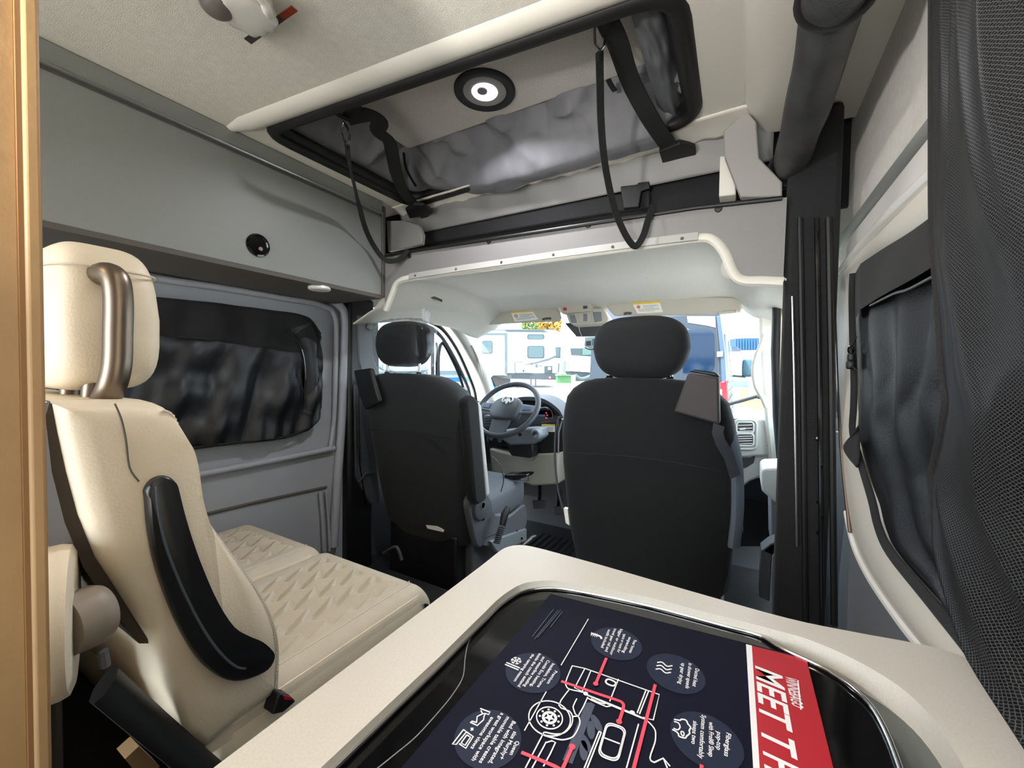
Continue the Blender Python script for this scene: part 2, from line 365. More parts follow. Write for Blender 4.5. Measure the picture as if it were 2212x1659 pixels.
# windscreen, its pillars, left door -------------------------------------------------
TW, BW = [V(-1.56, 2.16, 1.42), V(.10, 2.16, 1.42)], [V(-1.58, 2.98, .90), V(.14, 2.98, .90)]
glass = clear('window_glass', (.57, .61, .63, 1), .08)
w3 = struct('window_1', MB().grid(lambda u, v: lerp(lerp(TW[0], TW[1], u), lerp(BW[0], BW[1], u), v) + V(0, .10 * (1 - (2 * u - 1) ** 2), 0), 16, 4), glass)
obj('mirror_shield', MB().prism(ats([(1220, 698), (1245, 727), (1262, 727), (1330, 726), (1420, 715), (1425, 690)], Y=2.28), (0, .01, 0)), M['black_plastic'], w3)
obj('windscreen_edge', MB().tube([at(1012, 712, Y=2.2), at(1030, 765, Y=2.32), at(1052, 822, Y=2.46), at(1075, 880, Y=2.6)], .006, 8), M['black_plastic'], w3)
obj('glass_tint_band', MB().prism([at(1012, 714, Y=2.2), at(1019, 716, Y=2.2), at(1050, 790, Y=2.4), at(1080, 855, Y=2.6), at(1066, 870, Y=2.6), at(1035, 800, Y=2.4)], (0, .003, 0)), clear('blue_tint', (.35, .68, .95, 1), .1), w3)
# left A pillar
apl = [at(*p[:2], X=p[2]) for p in ((900, 640, -1.56), (950, 664, -1.57), (990, 708, -1.58), (1020, 760, -1.585), (1045, 815, -1.59), (1062, 870, -1.59), (1075, 930, -1.59))]
pl = struct('trim_11', MB().tube(smoothpath(apl, 5), (.045, .05), 14), M['headliner'])
obj('pillar_clip', MB().tube(smoothpath([at(1018, 745, X=-1.54), at(1032, 775, X=-1.54), at(1040, 812, X=-1.545)], 4), (.006, .01), 8), M['visor'], pl)
d2 = struct('door_2', MB().prism([V(-1.64, 1.40, .1), V(-1.64, 2.62, .1), V(-1.64, 2.62, .88), V(-1.64, 1.40, 1.08)], (-.05, 0, 0)), M['dash_dark'], bevel=.01)
obj('door_frame', MB().tube(smoothpath(ats([(860, 660), (921, 690), (955, 710), (985, 752), (1010, 805), (1026, 850), (1030, 900)], X=-1.62), 5), (.012, .030), 10), M['black_plastic'], d2)
obj('door_frame_inner', MB().tube(smoothpath(ats([(860, 690), (918, 704), (948, 722), (975, 762), (998, 808), (1014, 850), (1018, 900)], X=-1.635), 5), (.012, .024), 10), M['dash_dark'], d2)
obj('window_divider', MB().tube(ats([(934, 712), (934, 830)], X=-1.635), (.012, .022), 8), M['dash_dark'], d2)
obj('divider_seal', MB().tube(ats([(943, 740), (943, 830)], X=-1.632), .008, 8), M['black_plastic'], d2)
obj('belt_line', MB().tube(ats([(800, 822), (900, 822), (960, 826)], X=-1.63), .018, 8), M['dash_dark'], d2)
obj('door_pull', MB().tube(smoothpath(ats([(1002, 838), (1006, 860), (1004, 890)], X=-1.60), 4), .012, 8), M['panel_grey'], d2)
struct('window_2', MB().prism(ats([(820, 690), (922, 700), (925, 815), (820, 815)], X=-1.645), (-.004, 0, 0)), glass)
struct('window_3', MB().prism(ats([(946, 745), (955, 740), (968, 765), (992, 810), (1004, 850), (1005, 900), (946, 880)], X=-1.645), (-.004, 0, 0)), glass)
obj('quarter_frame', MB().tube(smoothpath(ats([(947, 830), (947, 770), (953, 743), (963, 750), (990, 805), (1003, 845)], X=-1.64), 4), .010, 8), M['black_plastic'], d2)

# left B pillar
bp = struct('trim_12', MB().box(-1.68, -1.575, 1.255, 1.40, 0, 1.46), M['black_plastic'], bevel=.015)
obj('upper_pillar_trim', MB().prism(ats([(772, 680), (818, 684), (820, 812), (783, 812), (775, 780)], X=-1.57), (-.02, 0, 0)), M['seat_plastic'], bp, bevel=.006)
obj('belt_ring', MB().lathe([(.001, .012), (.012, .011), (.016, 0)], at(798, 707, X=-1.565), (1, 0, 0), 16), M['dash_grey'], bp)
obj('pillar_groove', MB().tube(ats([(774, 800), (776, 1000), (790, 1090)], X=-1.572), .004, 6), M['black_gloss'], bp)
obj('lower_pillar_trim', MB().prism(ats([(765, 830), (800, 830), (815, 1000), (822, 1085), (800, 1090), (768, 1030)], X=-1.57), (-.02, 0, 0)), M['dash_dark'], bp, bevel=.006)
obj('sill_step', MB().box(-1.66, -1.35, 1.26, 1.62, 0, .16), M['black_plastic'], bp, bevel=.02)
obj('pocket_rim', MB().tube(ats([(775, 1042), (790, 1022), (812, 1020), (815, 1038)], X=-1.56), .004, 6), M['dash_dark'], bp)

# right A pillar and passenger door
apr = [at(*p[:2], X=p[2]) for p in ((1628, 625, .09), (1640, 680, .10), (1650, 760, .11), (1660, 860, .12), (1668, 960, .13))]
pr2 = struct('trim_13', MB().prism(ats([(1600, 606), (1640, 680), (1640, 715), (1652, 900), (1662, 1000), (1700, 1000), (1700, 600)], Y=2.12), (0, .05, 0)), M['headliner'], bevel=.012)
obj('grab_handle', MB().tube(smoothpath(ats([(1652, 722), (1645, 745), (1633, 775), (1629, 805), (1634, 835), (1648, 860), (1656, 880)], Y=2.07), 5), (.012, .011), 10), M['headliner'], pr2)
d3 = struct('door_3', MB().prism([V(.235, 1.28, .1), V(.235, 2.62, .1), V(.235, 2.62, .86), V(.235, 1.28, .98)], (.05, 0, 0)), M['dash_dark'])
obj('door_frame', MB().tube(ats([(1680, 640), (1676, 760), (1680, 900), (1690, 1010)], Y=1.95), (.016, .02), 10), M['black_plastic'], d3)
obj('frame_strip', MB().tube(ats([(1688, 640), (1685, 800), (1687, 1004)], Y=1.93), .004, 8), M['steel'], d3)
obj('armrest', MB().prism(ats([(1645, 1018), (1652, 1012), (1710, 1010), (1710, 1115), (1665, 1078), (1645, 1060)], Y=1.72), (0, .20, 0)), M['dash_light'], d3, bevel=.012)
obj('inner_panel', MB().prism(ats([(1664, 1076), (1712, 1108), (1715, 1260), (1690, 1240), (1666, 1180)], Y=1.76), (0, .2, 0)), M['dash_grey'], d3, bevel=.006)
obj('hazard_sticker', MB().prism(ats([(1675, 1132), (1688, 1148), (1688, 1183), (1676, 1165)], Y=1.755), (0, .003, 0)), mat('lime_label', '#c8d848', .6), d3)
obj('panel_highlight', MB().tube(ats([(1676, 1092), (1700, 1112)], Y=1.752), .005, 8), M['dash_light'], d3)
struct('window_4', MB().prism([V(.268, 1.29, .94), V(.268, 2.45, .86), V(.268, 2.2, 1.40), V(.268, 1.29, 1.46)], (.004, 0, 0)), clear('door_glass', (.88, .91, .92, 1), .08))
bn = thing('door_bin', at(1665, 1210, Y=1.65), 'dark open storage bin low beside the passenger door', 'bin')
obj('bin_body', MB().prism(ats([(1644, 1190), (1664, 1175), (1690, 1165), (1668, 1202), (1662, 1300), (1640, 1290)], Y=1.60), (0, .08, 0)), M['dash_dark'], bn, bevel=.003)
obj('bin_pocket', MB().prism(ats([(1651, 1190), (1665, 1178), (1680, 1175), (1668, 1198)], Y=1.598), (0, .01, 0)), M['black_gloss'], bn)
obj('bin_side', MB().prism(ats([(1668, 1205), (1700, 1165), (1712, 1250), (1690, 1262), (1668, 1290)], Y=1.57), (0, .02, 0)), M['seat_grey'], bn, bevel=.004)
struct('trim_14', MB().box(-1.7, .30, 2.72, 2.76, 0, .86).box(-1.6, .12, 2.55, 2.72, .25, .8), M['dash_dark'])      # firewall
struct('trim_15', MB().prism([V(-1.6, 2.99, .84), V(-1.6, 3.75, .55), V(-1.6, 3.75, .1), V(-1.6, 2.8, .1), V(-1.6, 2.8, .86)], (1.75, 0, 0)), M['white_metal'])   # bonnet

# ================================================================== OVERHEAD CABINET
CF = -1.295
cb = thing('overhead_cabinet', V(-1.45, .45, 1.42), 'long grey overhead cabinet with a round black finger pull, above the left window', 'cabinet')
obj('body', MB().box(XL, CF - .012, -.6, 1.195, 1.425, 1.775), M['laminate'], cb, bevel=.003)
face = obj('door', MB().box(CF - .012, CF, -.6, 1.186, 1.424, 1.742), M['laminate'], cb, bevel=.003)
obj('finger_pull', MB().lathe([(.034, -.004), (.034, .004), (.029, .005), (.026, .001), (.0005, .001)], at(557, 530, X=CF), (1, 0, 0), 32), M['black_gloss'], face)
obj('pull_spring', MB().lathe([(.001, .004), (.006, .004), (.007, 0)], at(562, 538, X=CF + .004), (1, 0, 0), 10), M['steel'], face)
obj('end_panel', MB().box(CF - .30, CF + .006, 1.186, 1.20, 1.418, 1.785), M['laminate_dark'], cb, bevel=.002)
rl = obj('top_rail', MB().box(CF - .02, CF + .010, -.6, 1.18, 1.752, 1.80), M['laminate'], cb, bevel=.004)
obj('rail_bead', MB().tube([V(CF + .012, -.6, 1.748), V(CF + .012, 1.18, 1.750)], .004, 8), M['alu'], rl)
obj('bottom_panel', MB().box(XL, CF, -.6, 1.19, 1.412, 1.424), M['laminate_dark'], cb)
pk = thing('puck_light', at(690, 627, Z=1.41), 'small white puck light under the front end of the overhead cabinet', 'light')
obj('rim', MB().lathe([(.036, .012), (.038, .004), (.034, 0), (.030, -.001)], at(690, 627, Z=1.402), (0, 0, 1), 28), M['white_metal'], pk)
obj('lens', MB().lathe([(.031, .006), (.030, 0), (.001, -.001)], at(690, 627, Z=1.403), (0, 0, 1), 28), M['paper'], pk)

# ================================================================== WINDOW SHADE LEFT
top = ats([(120, 612), (307, 639), (470, 656), (560, 668), (648, 681), (676, 696), (691, 728)], X=-1.585)
bot = ats([(120, 1005), (260, 988), (387, 972), (500, 958), (615, 945), (669, 923), (691, 880)], X=-1.585)
top = smoothpath(top, 4); bot = smoothpath(bot, 4)
def shade(u, v):
    p = along(top, u).lerp(along(bot, u), v)
    p.x += .012 * math.sin(u * 30 + v * 7.5) * math.sin(PI * v) * (.4 + .6 * min(1, u * 2)) + .005 * math.sin(u * 75 + v * 11 + 2) * v + .022 * noise.noise(V(u * 7, v * 5, 1)) + .012
    return p
ws = thing('window_shade', V(-1.59, .8, .9), 'black cloth blackout cover over the left window behind the cream bench', 'shade')
obj('cloth', MB().grid(shade, 130, 60), M['shade_cloth'], ws, smooth=180, solid=.003)
obj('valance', MB().grid(lambda u, v: shade(u * .98, v * .26 * (.8 + .5 * u)) + V(.006 + .004 * math.sin(u * 20), 0, 0), 70, 10), M['black_cloth'], ws, smooth=180, solid=.002)
obj('edge_binding', MB().tube(smoothpath(ats([(648, 681), (676, 696), (691, 728), (686, 746), (684, 804), (694, 847), (688, 898), (669, 923), (615, 945), (500, 958), (387, 972)], X=-1.572), 4), (.004, .006), 8), M['black_cloth'], ws)
obj('zipper', MB().tube(smoothpath(ats([(622, 714), (645, 740), (658, 790), (659, 882)], X=-1.567), 5), .0035, 6), M['black_gloss'], ws)
obj('side_flap', MB().grid(lambda u, v: (lambda a, b: a.lerp(b, u) + V(.012 * math.sin(PI * u), 0, 0))(along(ats([(622, 712), (652, 760), (660, 840), (655, 890)], X=-1.575), v), along(ats([(672, 696), (690, 740), (692, 840), (680, 905)], X=-1.575), v)), 12, 30), M['shade_cloth'], ws, smooth=180)
obj('snap', MB().lathe([(.001, .003), (.004, .002), (.005, 0)], at(438, 745, X=-1.566), (1, 0, 0), 10), M['paper'], ws)

# ================================================================== WARDROBE EDGE (left foreground)
wood = mat('light_wood', '#987850', .5, var=.10, vscale=9, bump=.2, bscale=90)
wd = thing('wardrobe', V(-.55, -.15, 0), 'tall light wood wardrobe side panel with a groove, at the left edge', 'wardrobe')
obj('panel', MB().box(-.60, -.505, -.8, .090, 0, 1.80), wood, wd, bevel=.002)
obj('edge_strip', MB().box(-.60, -.499, .0915, .1012, 0, 1.80), wood, wd, bevel=.0025)
obj('groove', MB().box(-.59, -.5015, .0885, .093, 0, 1.80), mat('groove_brown', '#7a5630', .6), wd)
obj('foot_moulding', MB().box(-.60, -.497, .06, .104, 0, .70), wood, wd, bevel=.003)

# ================================================================== BENCH SEAT
XS = -.72
bs = thing('bench_seat', V(-1.15, .5, 0), 'cream leather two seat bench with quilted cushions along the left wall', 'bench')
fr = smoothpath(ats([(330, 866), (352, 875), (368, 905), (382, 950), (396, 1020), (415, 1075), (442, 1125), (478, 1172), (520, 1225), (560, 1280), (590, 1335), (604, 1385), (606, 1440), (603, 1500)], X=XS), 4)
bk = ats([(520, 1560), (440, 1628), (395, 1600), (345, 1490), (325, 1390), (262, 1292), (205, 1205), (168, 1115), (142, 1020), (122, 930), (110, 868)], X=XS)
out2 = fr + bk
outl = ats([(330, 866)], X=XS)
mb = MB()
cen = sum(out2, V(0, 0, 0)) / len(out2)
rings = []
for x, s in ((-1.60, 1), (-1.16, 1), (-.80, 1), (-.765, 1.0), (-.74, .985), (-.722, .955), (-.712, .90), (-.706, .80), (-.703, .5)):
    rings.append([V(x, cen.y + (p.y - cen.y) * s, cen.z + (p.z - cen.z) * (1 - (1 - s) * .55)) for p in out2])
bk_o = obj('backrest', mb.loft(rings), M['cream'], bs, smooth=60)
inner_line = [V(-.7105, cen.y + (p.y - cen.y) * .90, cen.z + (p.z - cen.z) * (1 - .1 * .55)) for p in fr]
obj('piping', MB().tube(inner_line, .0022, 6), M['cream_light'], bk_o)
pip2 = smoothpath(ats([(248, 872), (262, 905), (272, 950), (280, 1010), (300, 1040)], X=-.703), 4)
obj('seam', MB().tube(pip2, .0012, 6), M['laminate_dark'], bk_o)
# stitches along the front seam
mb = MB()
sp = [V(-.7085, cen.y + (p.y - cen.y) * .875, cen.z + (p.z - cen.z) * .945) for p in fr]
for k in range(90):
    a, b = along(sp, (k + .1) / 90), along(sp, (k + .6) / 90); mb.tube([a, b], .0009, 4)
obj('stitching', mb, M['paper'], bk_o, smooth=0, kind='stuff')
obj('back_shell', MB().prism(ats([(108, 866), (122, 930), (142, 1020), (168, 1115), (205, 1205), (262, 1292), (325, 1390), (300, 1390), (235, 1310), (180, 1225), (140, 1130), (112, 1020), (98, 900)], X=-.735), (-.85, 0, 0)), mat('shell_brown', '#3d342b', .6), bs)
# black grab recess on the side
hd_ = smoothpath(ats([(312, 1080), (310, 1058), (325, 1036), (350, 1027), (368, 1035), (376, 1060), (386, 1100), (404, 1160), (430, 1230), (462, 1300), (497, 1352), (530, 1372), (560, 1385), (582, 1405), (586, 1420), (572, 1442), (540, 1458), (505, 1466), (470, 1458), (432, 1430), (398, 1380), (364, 1310), (334, 1225), (318, 1150)], X=-.697), 3, loop=True)
gh = obj('side_handle', MB().loft([[V(-.699, p.y, p.z) for p in hd_], [V(-.687, p.y, p.z) for p in hd_], [V(-.683, lerp(hd_[i].y, .325, .03), lerp(hd_[i].z, .80, .03)) for i, p in enumerate(hd_)]]), mat('handle_black', '#121316', .35), bk_o, smooth=50)
gp = smoothpath(ats([(337, 1050), (341, 1100), (355, 1170), (380, 1240), (412, 1310), (447, 1372), (480, 1415), (510, 1440), (530, 1444)], X=-.684), 5)
obj('handle_rib', MB().tube(gp, .0022, 6), mat('rib_grey', '#4a5058', .4), gh)
# headrest with steel bow
hr = obj('headrest', MB().sell((-.945, .235, 1.195), .135, .068, .114, .5, .45, 40, 22, lambda x, y, z: (x * (1 - .10 * max(0, z)), y * (1 - .12 * max(0, z)) , z)), M['cream'], bs, smooth=80)
def hrp(s): return [V(-.945 + .1372 * math.copysign(abs(math.cos(t)) ** .45, math.cos(t)), .235 + .070 * math.copysign(abs(math.sin(t)) ** .45, math.sin(t)), 1.262 + s) for t in [2 * PI * k / 60 for k in range(60)]]
obj('headrest_piping', MB().tube([V(-.945 + (p.x + .945) * .955, .235 + (p.y - .235) * .90, p.z) for p in hrp(0)], .0018, 6, loop=True), M['cream_light'], hr)
bow = smoothpath([at(214, 596, X=-.83), at(234, 592, X=-.80), at(250, 606, X=-.785), at(256, 650, X=-.78), at(255, 720, X=-.78), at(254, 770, X=-.78), at(250, 805, X=-.78), at(240, 838, X=-.785), at(226, 866, X=-.80)], 6)
obj('headrest_bow', MB().tube(bow, .0165, 16), M['steel'], bs)
for x_ in (-.95, -.85): obj('headrest_post', MB().tube([V(x_, .215, 1.04), V(x_, .22, 1.10)], .012, 12), M['steel'], bs)
# cushions with chevron tufting
def cushion(x0, x1, zt=.55):
    y0, y1 = .30, .835
    def fn(u, v):
        x, y = lerp(x0, x1, u), lerp(y0, y1, v)
        ex = min(u, 1 - u) * (x1 - x0); ey = min(v, 1 - v) * (y1 - y0) if v > .5 else 1
        rd = .045
        def fall(d): return 0 if d > rd else rd - math.sqrt(max(0, rd * rd - (rd - d) ** 2))
        z = zt - fall(min(ex, rd)) * .9 - fall(min(ey, rd)) * .9
        if .16 < u < .84 and v < .90:
            q = (v * 8.4 - .62 * abs(((u * 6.2) % 1) * 2 - 1)) % 1
            w_ = min(1, (u - .16) / .03, (.84 - u) / .03, (.90 - v) / .03)
            z += (.030 * (q ** .9 if q < .84 else (1 - q) / .16 * .84 ** .9) - .013) * w_
        else: z += .001
        return V(x, y, z)
    return fn
for x0, x1 in ((-1.155, -.715), (-1.595, -1.163)):
    cu = obj('cushion', MB().grid(cushion(x0, x1), 130, 150), mat('cushion_fabric', '#c9bea9', .7, bump=.3, bscale=500, var=.04, vscale=40), bs, smooth=180)
    body = [rrect(x0, x1, .30, .835, .045, 5)]
    obj('cushion_side', MB().loft([[V(lerp(a, (x0 + x1) / 2, ins), lerp(b, .55, ins), z) for a, b in body[0]] for z, ins in ((.535, .03), (.512, 0), (.47, 0), (.43, .02), (.415, .06))]), M['cream'], cu, smooth=60)
    obj('cushion_piping', MB().tube([V(x1 - .045, lerp(.36, .80, t / 20), .5515) for t in range(21)] + [V(x1 - .06, .812, .549)], .0015, 6), M['cream_light'], cu)
# rail, belt buckle, base
obj('base', MB().box(-1.60, -.76, .16, .76, .0, .41).box(-1.60, -.78, .08, .17, 0, .74), mat('base_dark', '#1a1613', .7), bs, bevel=.01)
obj('seat_rail', MB().tube([at(225, 1478, X=-.70), at(330, 1570, X=-.70), at(430, 1655, X=-.70), at(560, 1760, X=-.70)], (.012, .025), 8), M['black_plastic'], bs)
obj('lower_foot', MB().prism(ats([(300, 1612), (345, 1655), (320, 1700), (270, 1640)], X=-.71), (-.03, 0, 0)), mat('foot_tan', '#8d7350', .6), bs)
obj('belt_buckle', MB().prism(ats([(604, 1497), (627, 1503), (640, 1515), (612, 1540), (588, 1545)], X=-.69), (-.03, 0, 0)), M['black_plastic'], bs, bevel=.003)
obj('buckle_button', MB().prism(ats([(612, 1502), (628, 1506), (632, 1512), (616, 1512)], X=-.687), (-.004, 0, 0)), M['red'], bs)
# folded armrest, seen end on
ar = obj('armrest', MB().lathe([(.0005, -.012), (.070, -.012), (.082, -.008), (.088, .0), (.0885, .028), (.086, .036), (.076, .040), (.0005, .040)], at(58, 1358, Y=.128), (.30, 1, 0), 48), M['cream'], bs, smooth=50)
obj('armrest_seam', MB().tube([at(62, 1358, Y=.128) + Vector((.30, 1, 0)).normalized() * .012 + (Vector((.30, 1, 0)).normalized().cross(V(0, 0, 1)).normalized() * math.cos(t) + V(0, 0, 1) * math.sin(t)) * .0888 for t in [2 * PI * k / 60 for k in range(60)]], .0012, 6, loop=True), M['cream_light'], ar)
obj('armrest_pivot', MB().lathe([(.034, -.02), (.036, .0), (.036, .008), (.032, .016), (.0005, .018)], at(186, 1335, Y=.168), (-.25, 1, 0), 28), mat('pivot_grey', '#8f8478', .45), bs)
obj('pivot_pin', MB().tube([at(222, 1405, X=-.66), at(228, 1440, X=-.66)], .005, 8), M['seat_plastic'], bs)

# ================================================================== FRONT SEATS
def front_seat(cx, name, label, driver):
    t = thing(name, V(cx, 1.5, 0), label, 'seat')
    sgn = 1 if driver else -1                         # inboard side
    ws_ = 1.085 if driver else 1.05; cloth = M['seat_cloth_grey'] if driver else M['seat_cloth']
    def yb(z): return 1.25 + (1.10 - z) * .20
    prof = [(1.108, .075, .05), (1.104, .13, .09), (1.092, .175, .11), (1.07, .21, .125), (1.04, .236, .132), (.99, .25, .135), (.90, .263, .14), (.80, .266, .14), (.70, .262, .14), (.60, .256, .135), (.50, .246, .13), (.42, .23, .11), (.36, .21, .09)]
    rings = []
    for z, hw, dp in prof:
        ring = []
        for k in range(36):
            a = 2 * PI * k / 36; c_, s_ = math.cos(a), math.sin(a)
            x = math.copysign(abs(c_) ** .5, c_) * hw * ws_; y = math.copysign(abs(s_) ** .6, s_) * dp / 2
            ring.append(V(cx + x, yb(z) + dp / 2 + y + (.03 * (abs(x) / .26) ** 2 if s_ > 0 else .012 * (abs(x) / .26) ** 2), z))
        rings.append(ring)
    b = obj('backrest', MB().loft(rings), cloth, t, smooth=80)
    # front face trim (lighter fabric) and back seam
    obj('front_panel', MB().loft([[V(cx + sx * hw * .985, yb(z) + dp * dd, z) for sx, dd in ((-1, .75), (-1, 1.25), (-.8, 1.42), (.8, 1.42), (1, 1.25), (1, .75))] for z, hw, dp in prof[4:-1]]), M['seat_grey'], b, smooth=60)
    obj('back_seam', MB().tube([V(cx + x * .235, yb(.86) - .002 + .010 * x * x, .86 - .015 * x * x) for x in [k / 10 - 1 for k in range(21)]], .0018, 6), M['black_cloth'], b)
    hz = 1.232 if driver else 1.200; hx = cx - .035 if driver else cx - .004
    hrx = obj('headrest', MB().sell((hx, 1.315, hz), .147, .055, .096, .6, .58, 40, 22, lambda x, y, z: (x * (1 - .15 * max(0, -z) - .05 * max(0, z)), y, z + .06 * (1 - x * x) * (z > 0))), M['seat_cloth'], t, smooth=80)
    for s in (-1, 1):
        obj('headrest_post', MB().tube([V(hx + s * .094, 1.31, 1.08), V(hx + s * .094, 1.315, 1.19)], .0065, 10), M['chrome'], t)
        obj('post_collar', MB().lathe([(.011, 0), (.013, .004), (.009, .012)], V(hx + s * .094, 1.31, 1.103), (0, 0, 1), 12), M['black_plastic'], t)
    # seat cushion, base
    obj('cushion', MB().sell((cx, 1.70, .47), .265, .28, .085, .35, .35, 36, 14, lambda x, y, z: (x, y, z + .12 * y)), M['seat_grey'], t, smooth=80)
    obj('cushion_seam', MB().tube([V(cx + .262 * math.copysign(abs(math.cos(a)) ** .35, math.cos(a)), 1.70 + .277 * math.copysign(abs(math.sin(a)) ** .35, math.sin(a)), .49 + .01 * math.sin(a)) for a in [2 * PI * k / 60 for k in range(60)]], .002, 6, loop=True), M['seat_plastic'], t)
    ped = obj('pedestal', MB().box(cx - .235, cx + .235, 1.48, 1.93, .05, .385), M['seat_plastic'], t, bevel=.012)
    obj('seat_rail', MB().box(cx - .25, cx + .25, 1.40, 1.95, .01, .07), M['black_plastic'], t, bevel=.006)
    obj('rear_skirt', MB().box(cx - .20, cx + .20, 1.40, 1.47, .06, .40), M['black_plastic'], t, bevel=.01)
    return t, b, yb
ds, dback, yb = front_seat(-1.262, 'driver_seat', 'dark grey driver seat on the left, headrest wrapped in clear plastic', True)
ps, pback, _ = front_seat(-.284, 'passenger_seat', 'black passenger seat with a belt guide flap, right of the steering wheel', False)
# driver seat extras: belt guide (outboard), folded armrest, recliner cover, label
bg = obj('belt_guide', MB().prism([at(762, 800, Y=1.22), at(798, 795, Y=1.22), at(820, 868, Y=1.22), at(786, 886, Y=1.22), at(775, 858, Y=1.22)], (.008, .02, 0)), M['black_plastic'], ds, bevel=.008)
xr = -1.262 + .292
obj('armrest', MB().prism([V(xr, 1.27, 1.01), V(xr, 1.335, .60), V(xr, 1.36, .575), V(xr, 1.43, .58), V(xr, 1.36, 1.0), V(xr, 1.32, 1.03)], (.045, 0, 0)), M['seat_cloth'], ds, bevel=.014)
obj('armrest_lit_face', MB().prism([V(xr + .004, 1.357, 1.0), V(xr + .004, 1.43, .59), V(xr + .004, 1.46, .60), V(xr + .004, 1.385, .985)], (.036, 0, 0)), M['dash_light'], ds, bevel=.008)  # light grey stands for the lit front of the black armrest
rc = obj('recliner_cover', MB().prism(smoothpath(ats([(1012, 1085), (1024, 1066), (1042, 1060), (1058, 1072), (1066, 1095), (1072, 1112), (1090, 1112), (1080, 1150), (1050, 1165), (1042, 1182), (1030, 1178), (1016, 1120)], X=-.965), 3, loop=True), (-.03, 0, 0)), M['seat_plastic'], ds, bevel=.008)
obj('recliner_disc', MB().lathe([(.056, -.01), (.056, .006), (.050, .010), (.0005, .010)], at(1040, 1094, X=-.960), (1, 0, 0), 32), M['seat_plastic'], rc)
obj('disc_mark', MB().lathe([(.016, .0), (.016, .003), (.013, .003), (.013, 0)], at(1043, 1092, X=-.949), (1, 0, 0), 24), M['dash_grey'], rc)
obj('cover_screw', MB().lathe([(.007, -.01), (.007, .002), (.0005, .001)], at(1044, 1121, X=-.962), (1, 0, 0), 12), M['black_gloss'], rc)
obj('side_cover', MB().prism(smoothpath(ats([(1030, 1170), (1046, 1140), (1070, 1120), (1100, 1116), (1130, 1092), (1137, 1098), (1136, 1140), (1100, 1168), (1058, 1182)], X=-.968), 3, loop=True), (-.02, 0, 0)), M['seat_plastic'], ds, bevel=.006)
obj('seat_slide', MB().prism(ats([(1060, 1170), (1138, 1142), (1138, 1168), (1075, 1195)], X=-.955), (-.02, 0, 0)), M['dash_grey'], ds, bevel=.004)
for p_, r_ in (((1127, 1163), .006), ((1117, 1147), .003)): obj('slide_screw', MB().lathe([(r_, -.004), (r_, .003), (.0005, .002)], at(*p_, X=-.953), (1, 0, 0), 10), M['black_gloss'], ds)
ctag = MB().prism([at(x, y, Y=1.388) for x, y in ((921, 1134), (931, 1127), (942, 1131), (947, 1137), (960, 1145), (959, 1149), (940, 1145), (924, 1141))], (0, -.003, 0))
obj('torn_label', ctag, M['paper'], ds)
obj('seat_cable', MB().tube(smoothpath([at(1062, 985, X=-.93), at(1080, 1005, X=-.90), at(1088, 1035, X=-.90), at(1082, 1062, X=-.92)], 5), .0025, 6), M['dash_dark'], ds)
obj('side_wire', MB().tube(smoothpath([at(862, 1142, Y=1.42), at(868, 1165, Y=1.42), at(890, 1208, Y=1.42)], 4), .003, 6), M['dash_light'], ds)
# clear plastic bag on the driver headrest
bagm = bpy.data.materials.new('plastic_film'); bagm.use_nodes = True; nt = bagm.node_tree
nt.nodes.remove(nt.nodes['Principled BSDF']); tb_ = nt.nodes.new('ShaderNodeBsdfTransparent'); tb_.inputs[0].default_value = (.95, .96, .97, 1)
gb_ = nt.nodes.new('ShaderNodeBsdfGlossy'); gb_.inputs['Roughness'].default_value = .18; gb_.inputs[0].default_value = (.6, .6, .6, 1); tl_ = nt.nodes.new('ShaderNodeBsdfTranslucent'); tl_.inputs[0].default_value = (.85, .87, .88, 1)
lw_ = nt.nodes.new('ShaderNodeLayerWeight'); lw_.inputs[0].default_value = .22; m1 = nt.nodes.new('ShaderNodeMixShader'); m1.inputs[0].default_value = .65; m2 = nt.nodes.new('ShaderNodeMixShader')
nt.links.new(gb_.outputs[0], m1.inputs[1]); nt.links.new(tl_.outputs[0], m1.inputs[2]); nt.links.new(lw_.outputs['Facing'], m2.inputs[0]); nt.links.new(tb_.outputs[0], m2.inputs[1]); nt.links.new(m1.outputs[0], m2.inputs[2])
nt.links.new(m2.outputs[0], nt.nodes['Material Output'].inputs[0])
def bagf(x, y, z):
    n = 1 + .05 * noise.noise(V(x * 5, y * 5, z * 5)) + .03 * noise.noise(V(x * 12, y * 12, z * 14))
    return x * n, y * n, z * n * (1.06 if z > 0 else 1.14)
bag = thing('plastic_bag', V(-1.297, 1.32, 1.08), 'crumpled clear plastic bag pulled over the driver headrest', 'bag')
obj('film', MB().sell((-1.297, 1.315, 1.232), .160, .066, .106, .55, .55, 48, 30, bagf), bagm, bag, smooth=120)
def tip(u, v):
    return at(912 + 16 * u, 690 - 22 * v + 8 * u, Y=1.31) + V(0, .012 * math.sin(u * 9) * v, .006 * math.sin(u * 20))
obj('bag_corner', MB().grid(tip, 10, 8), mat('film_white', '#d9dcde', .3), bag, smooth=180)
def skirt(u, v):
    a = 2 * PI * u
    return V(-1.297 + (.13 + .01 * math.sin(a * 9)) * math.cos(a), 1.315 + (.05 + .008 * math.sin(a * 7)) * math.sin(a), 1.150 - .035 * v + .008 * math.sin(a * 5))
obj('bag_hem', MB().grid(skirt, 80, 6), bagm, bag, smooth=180)
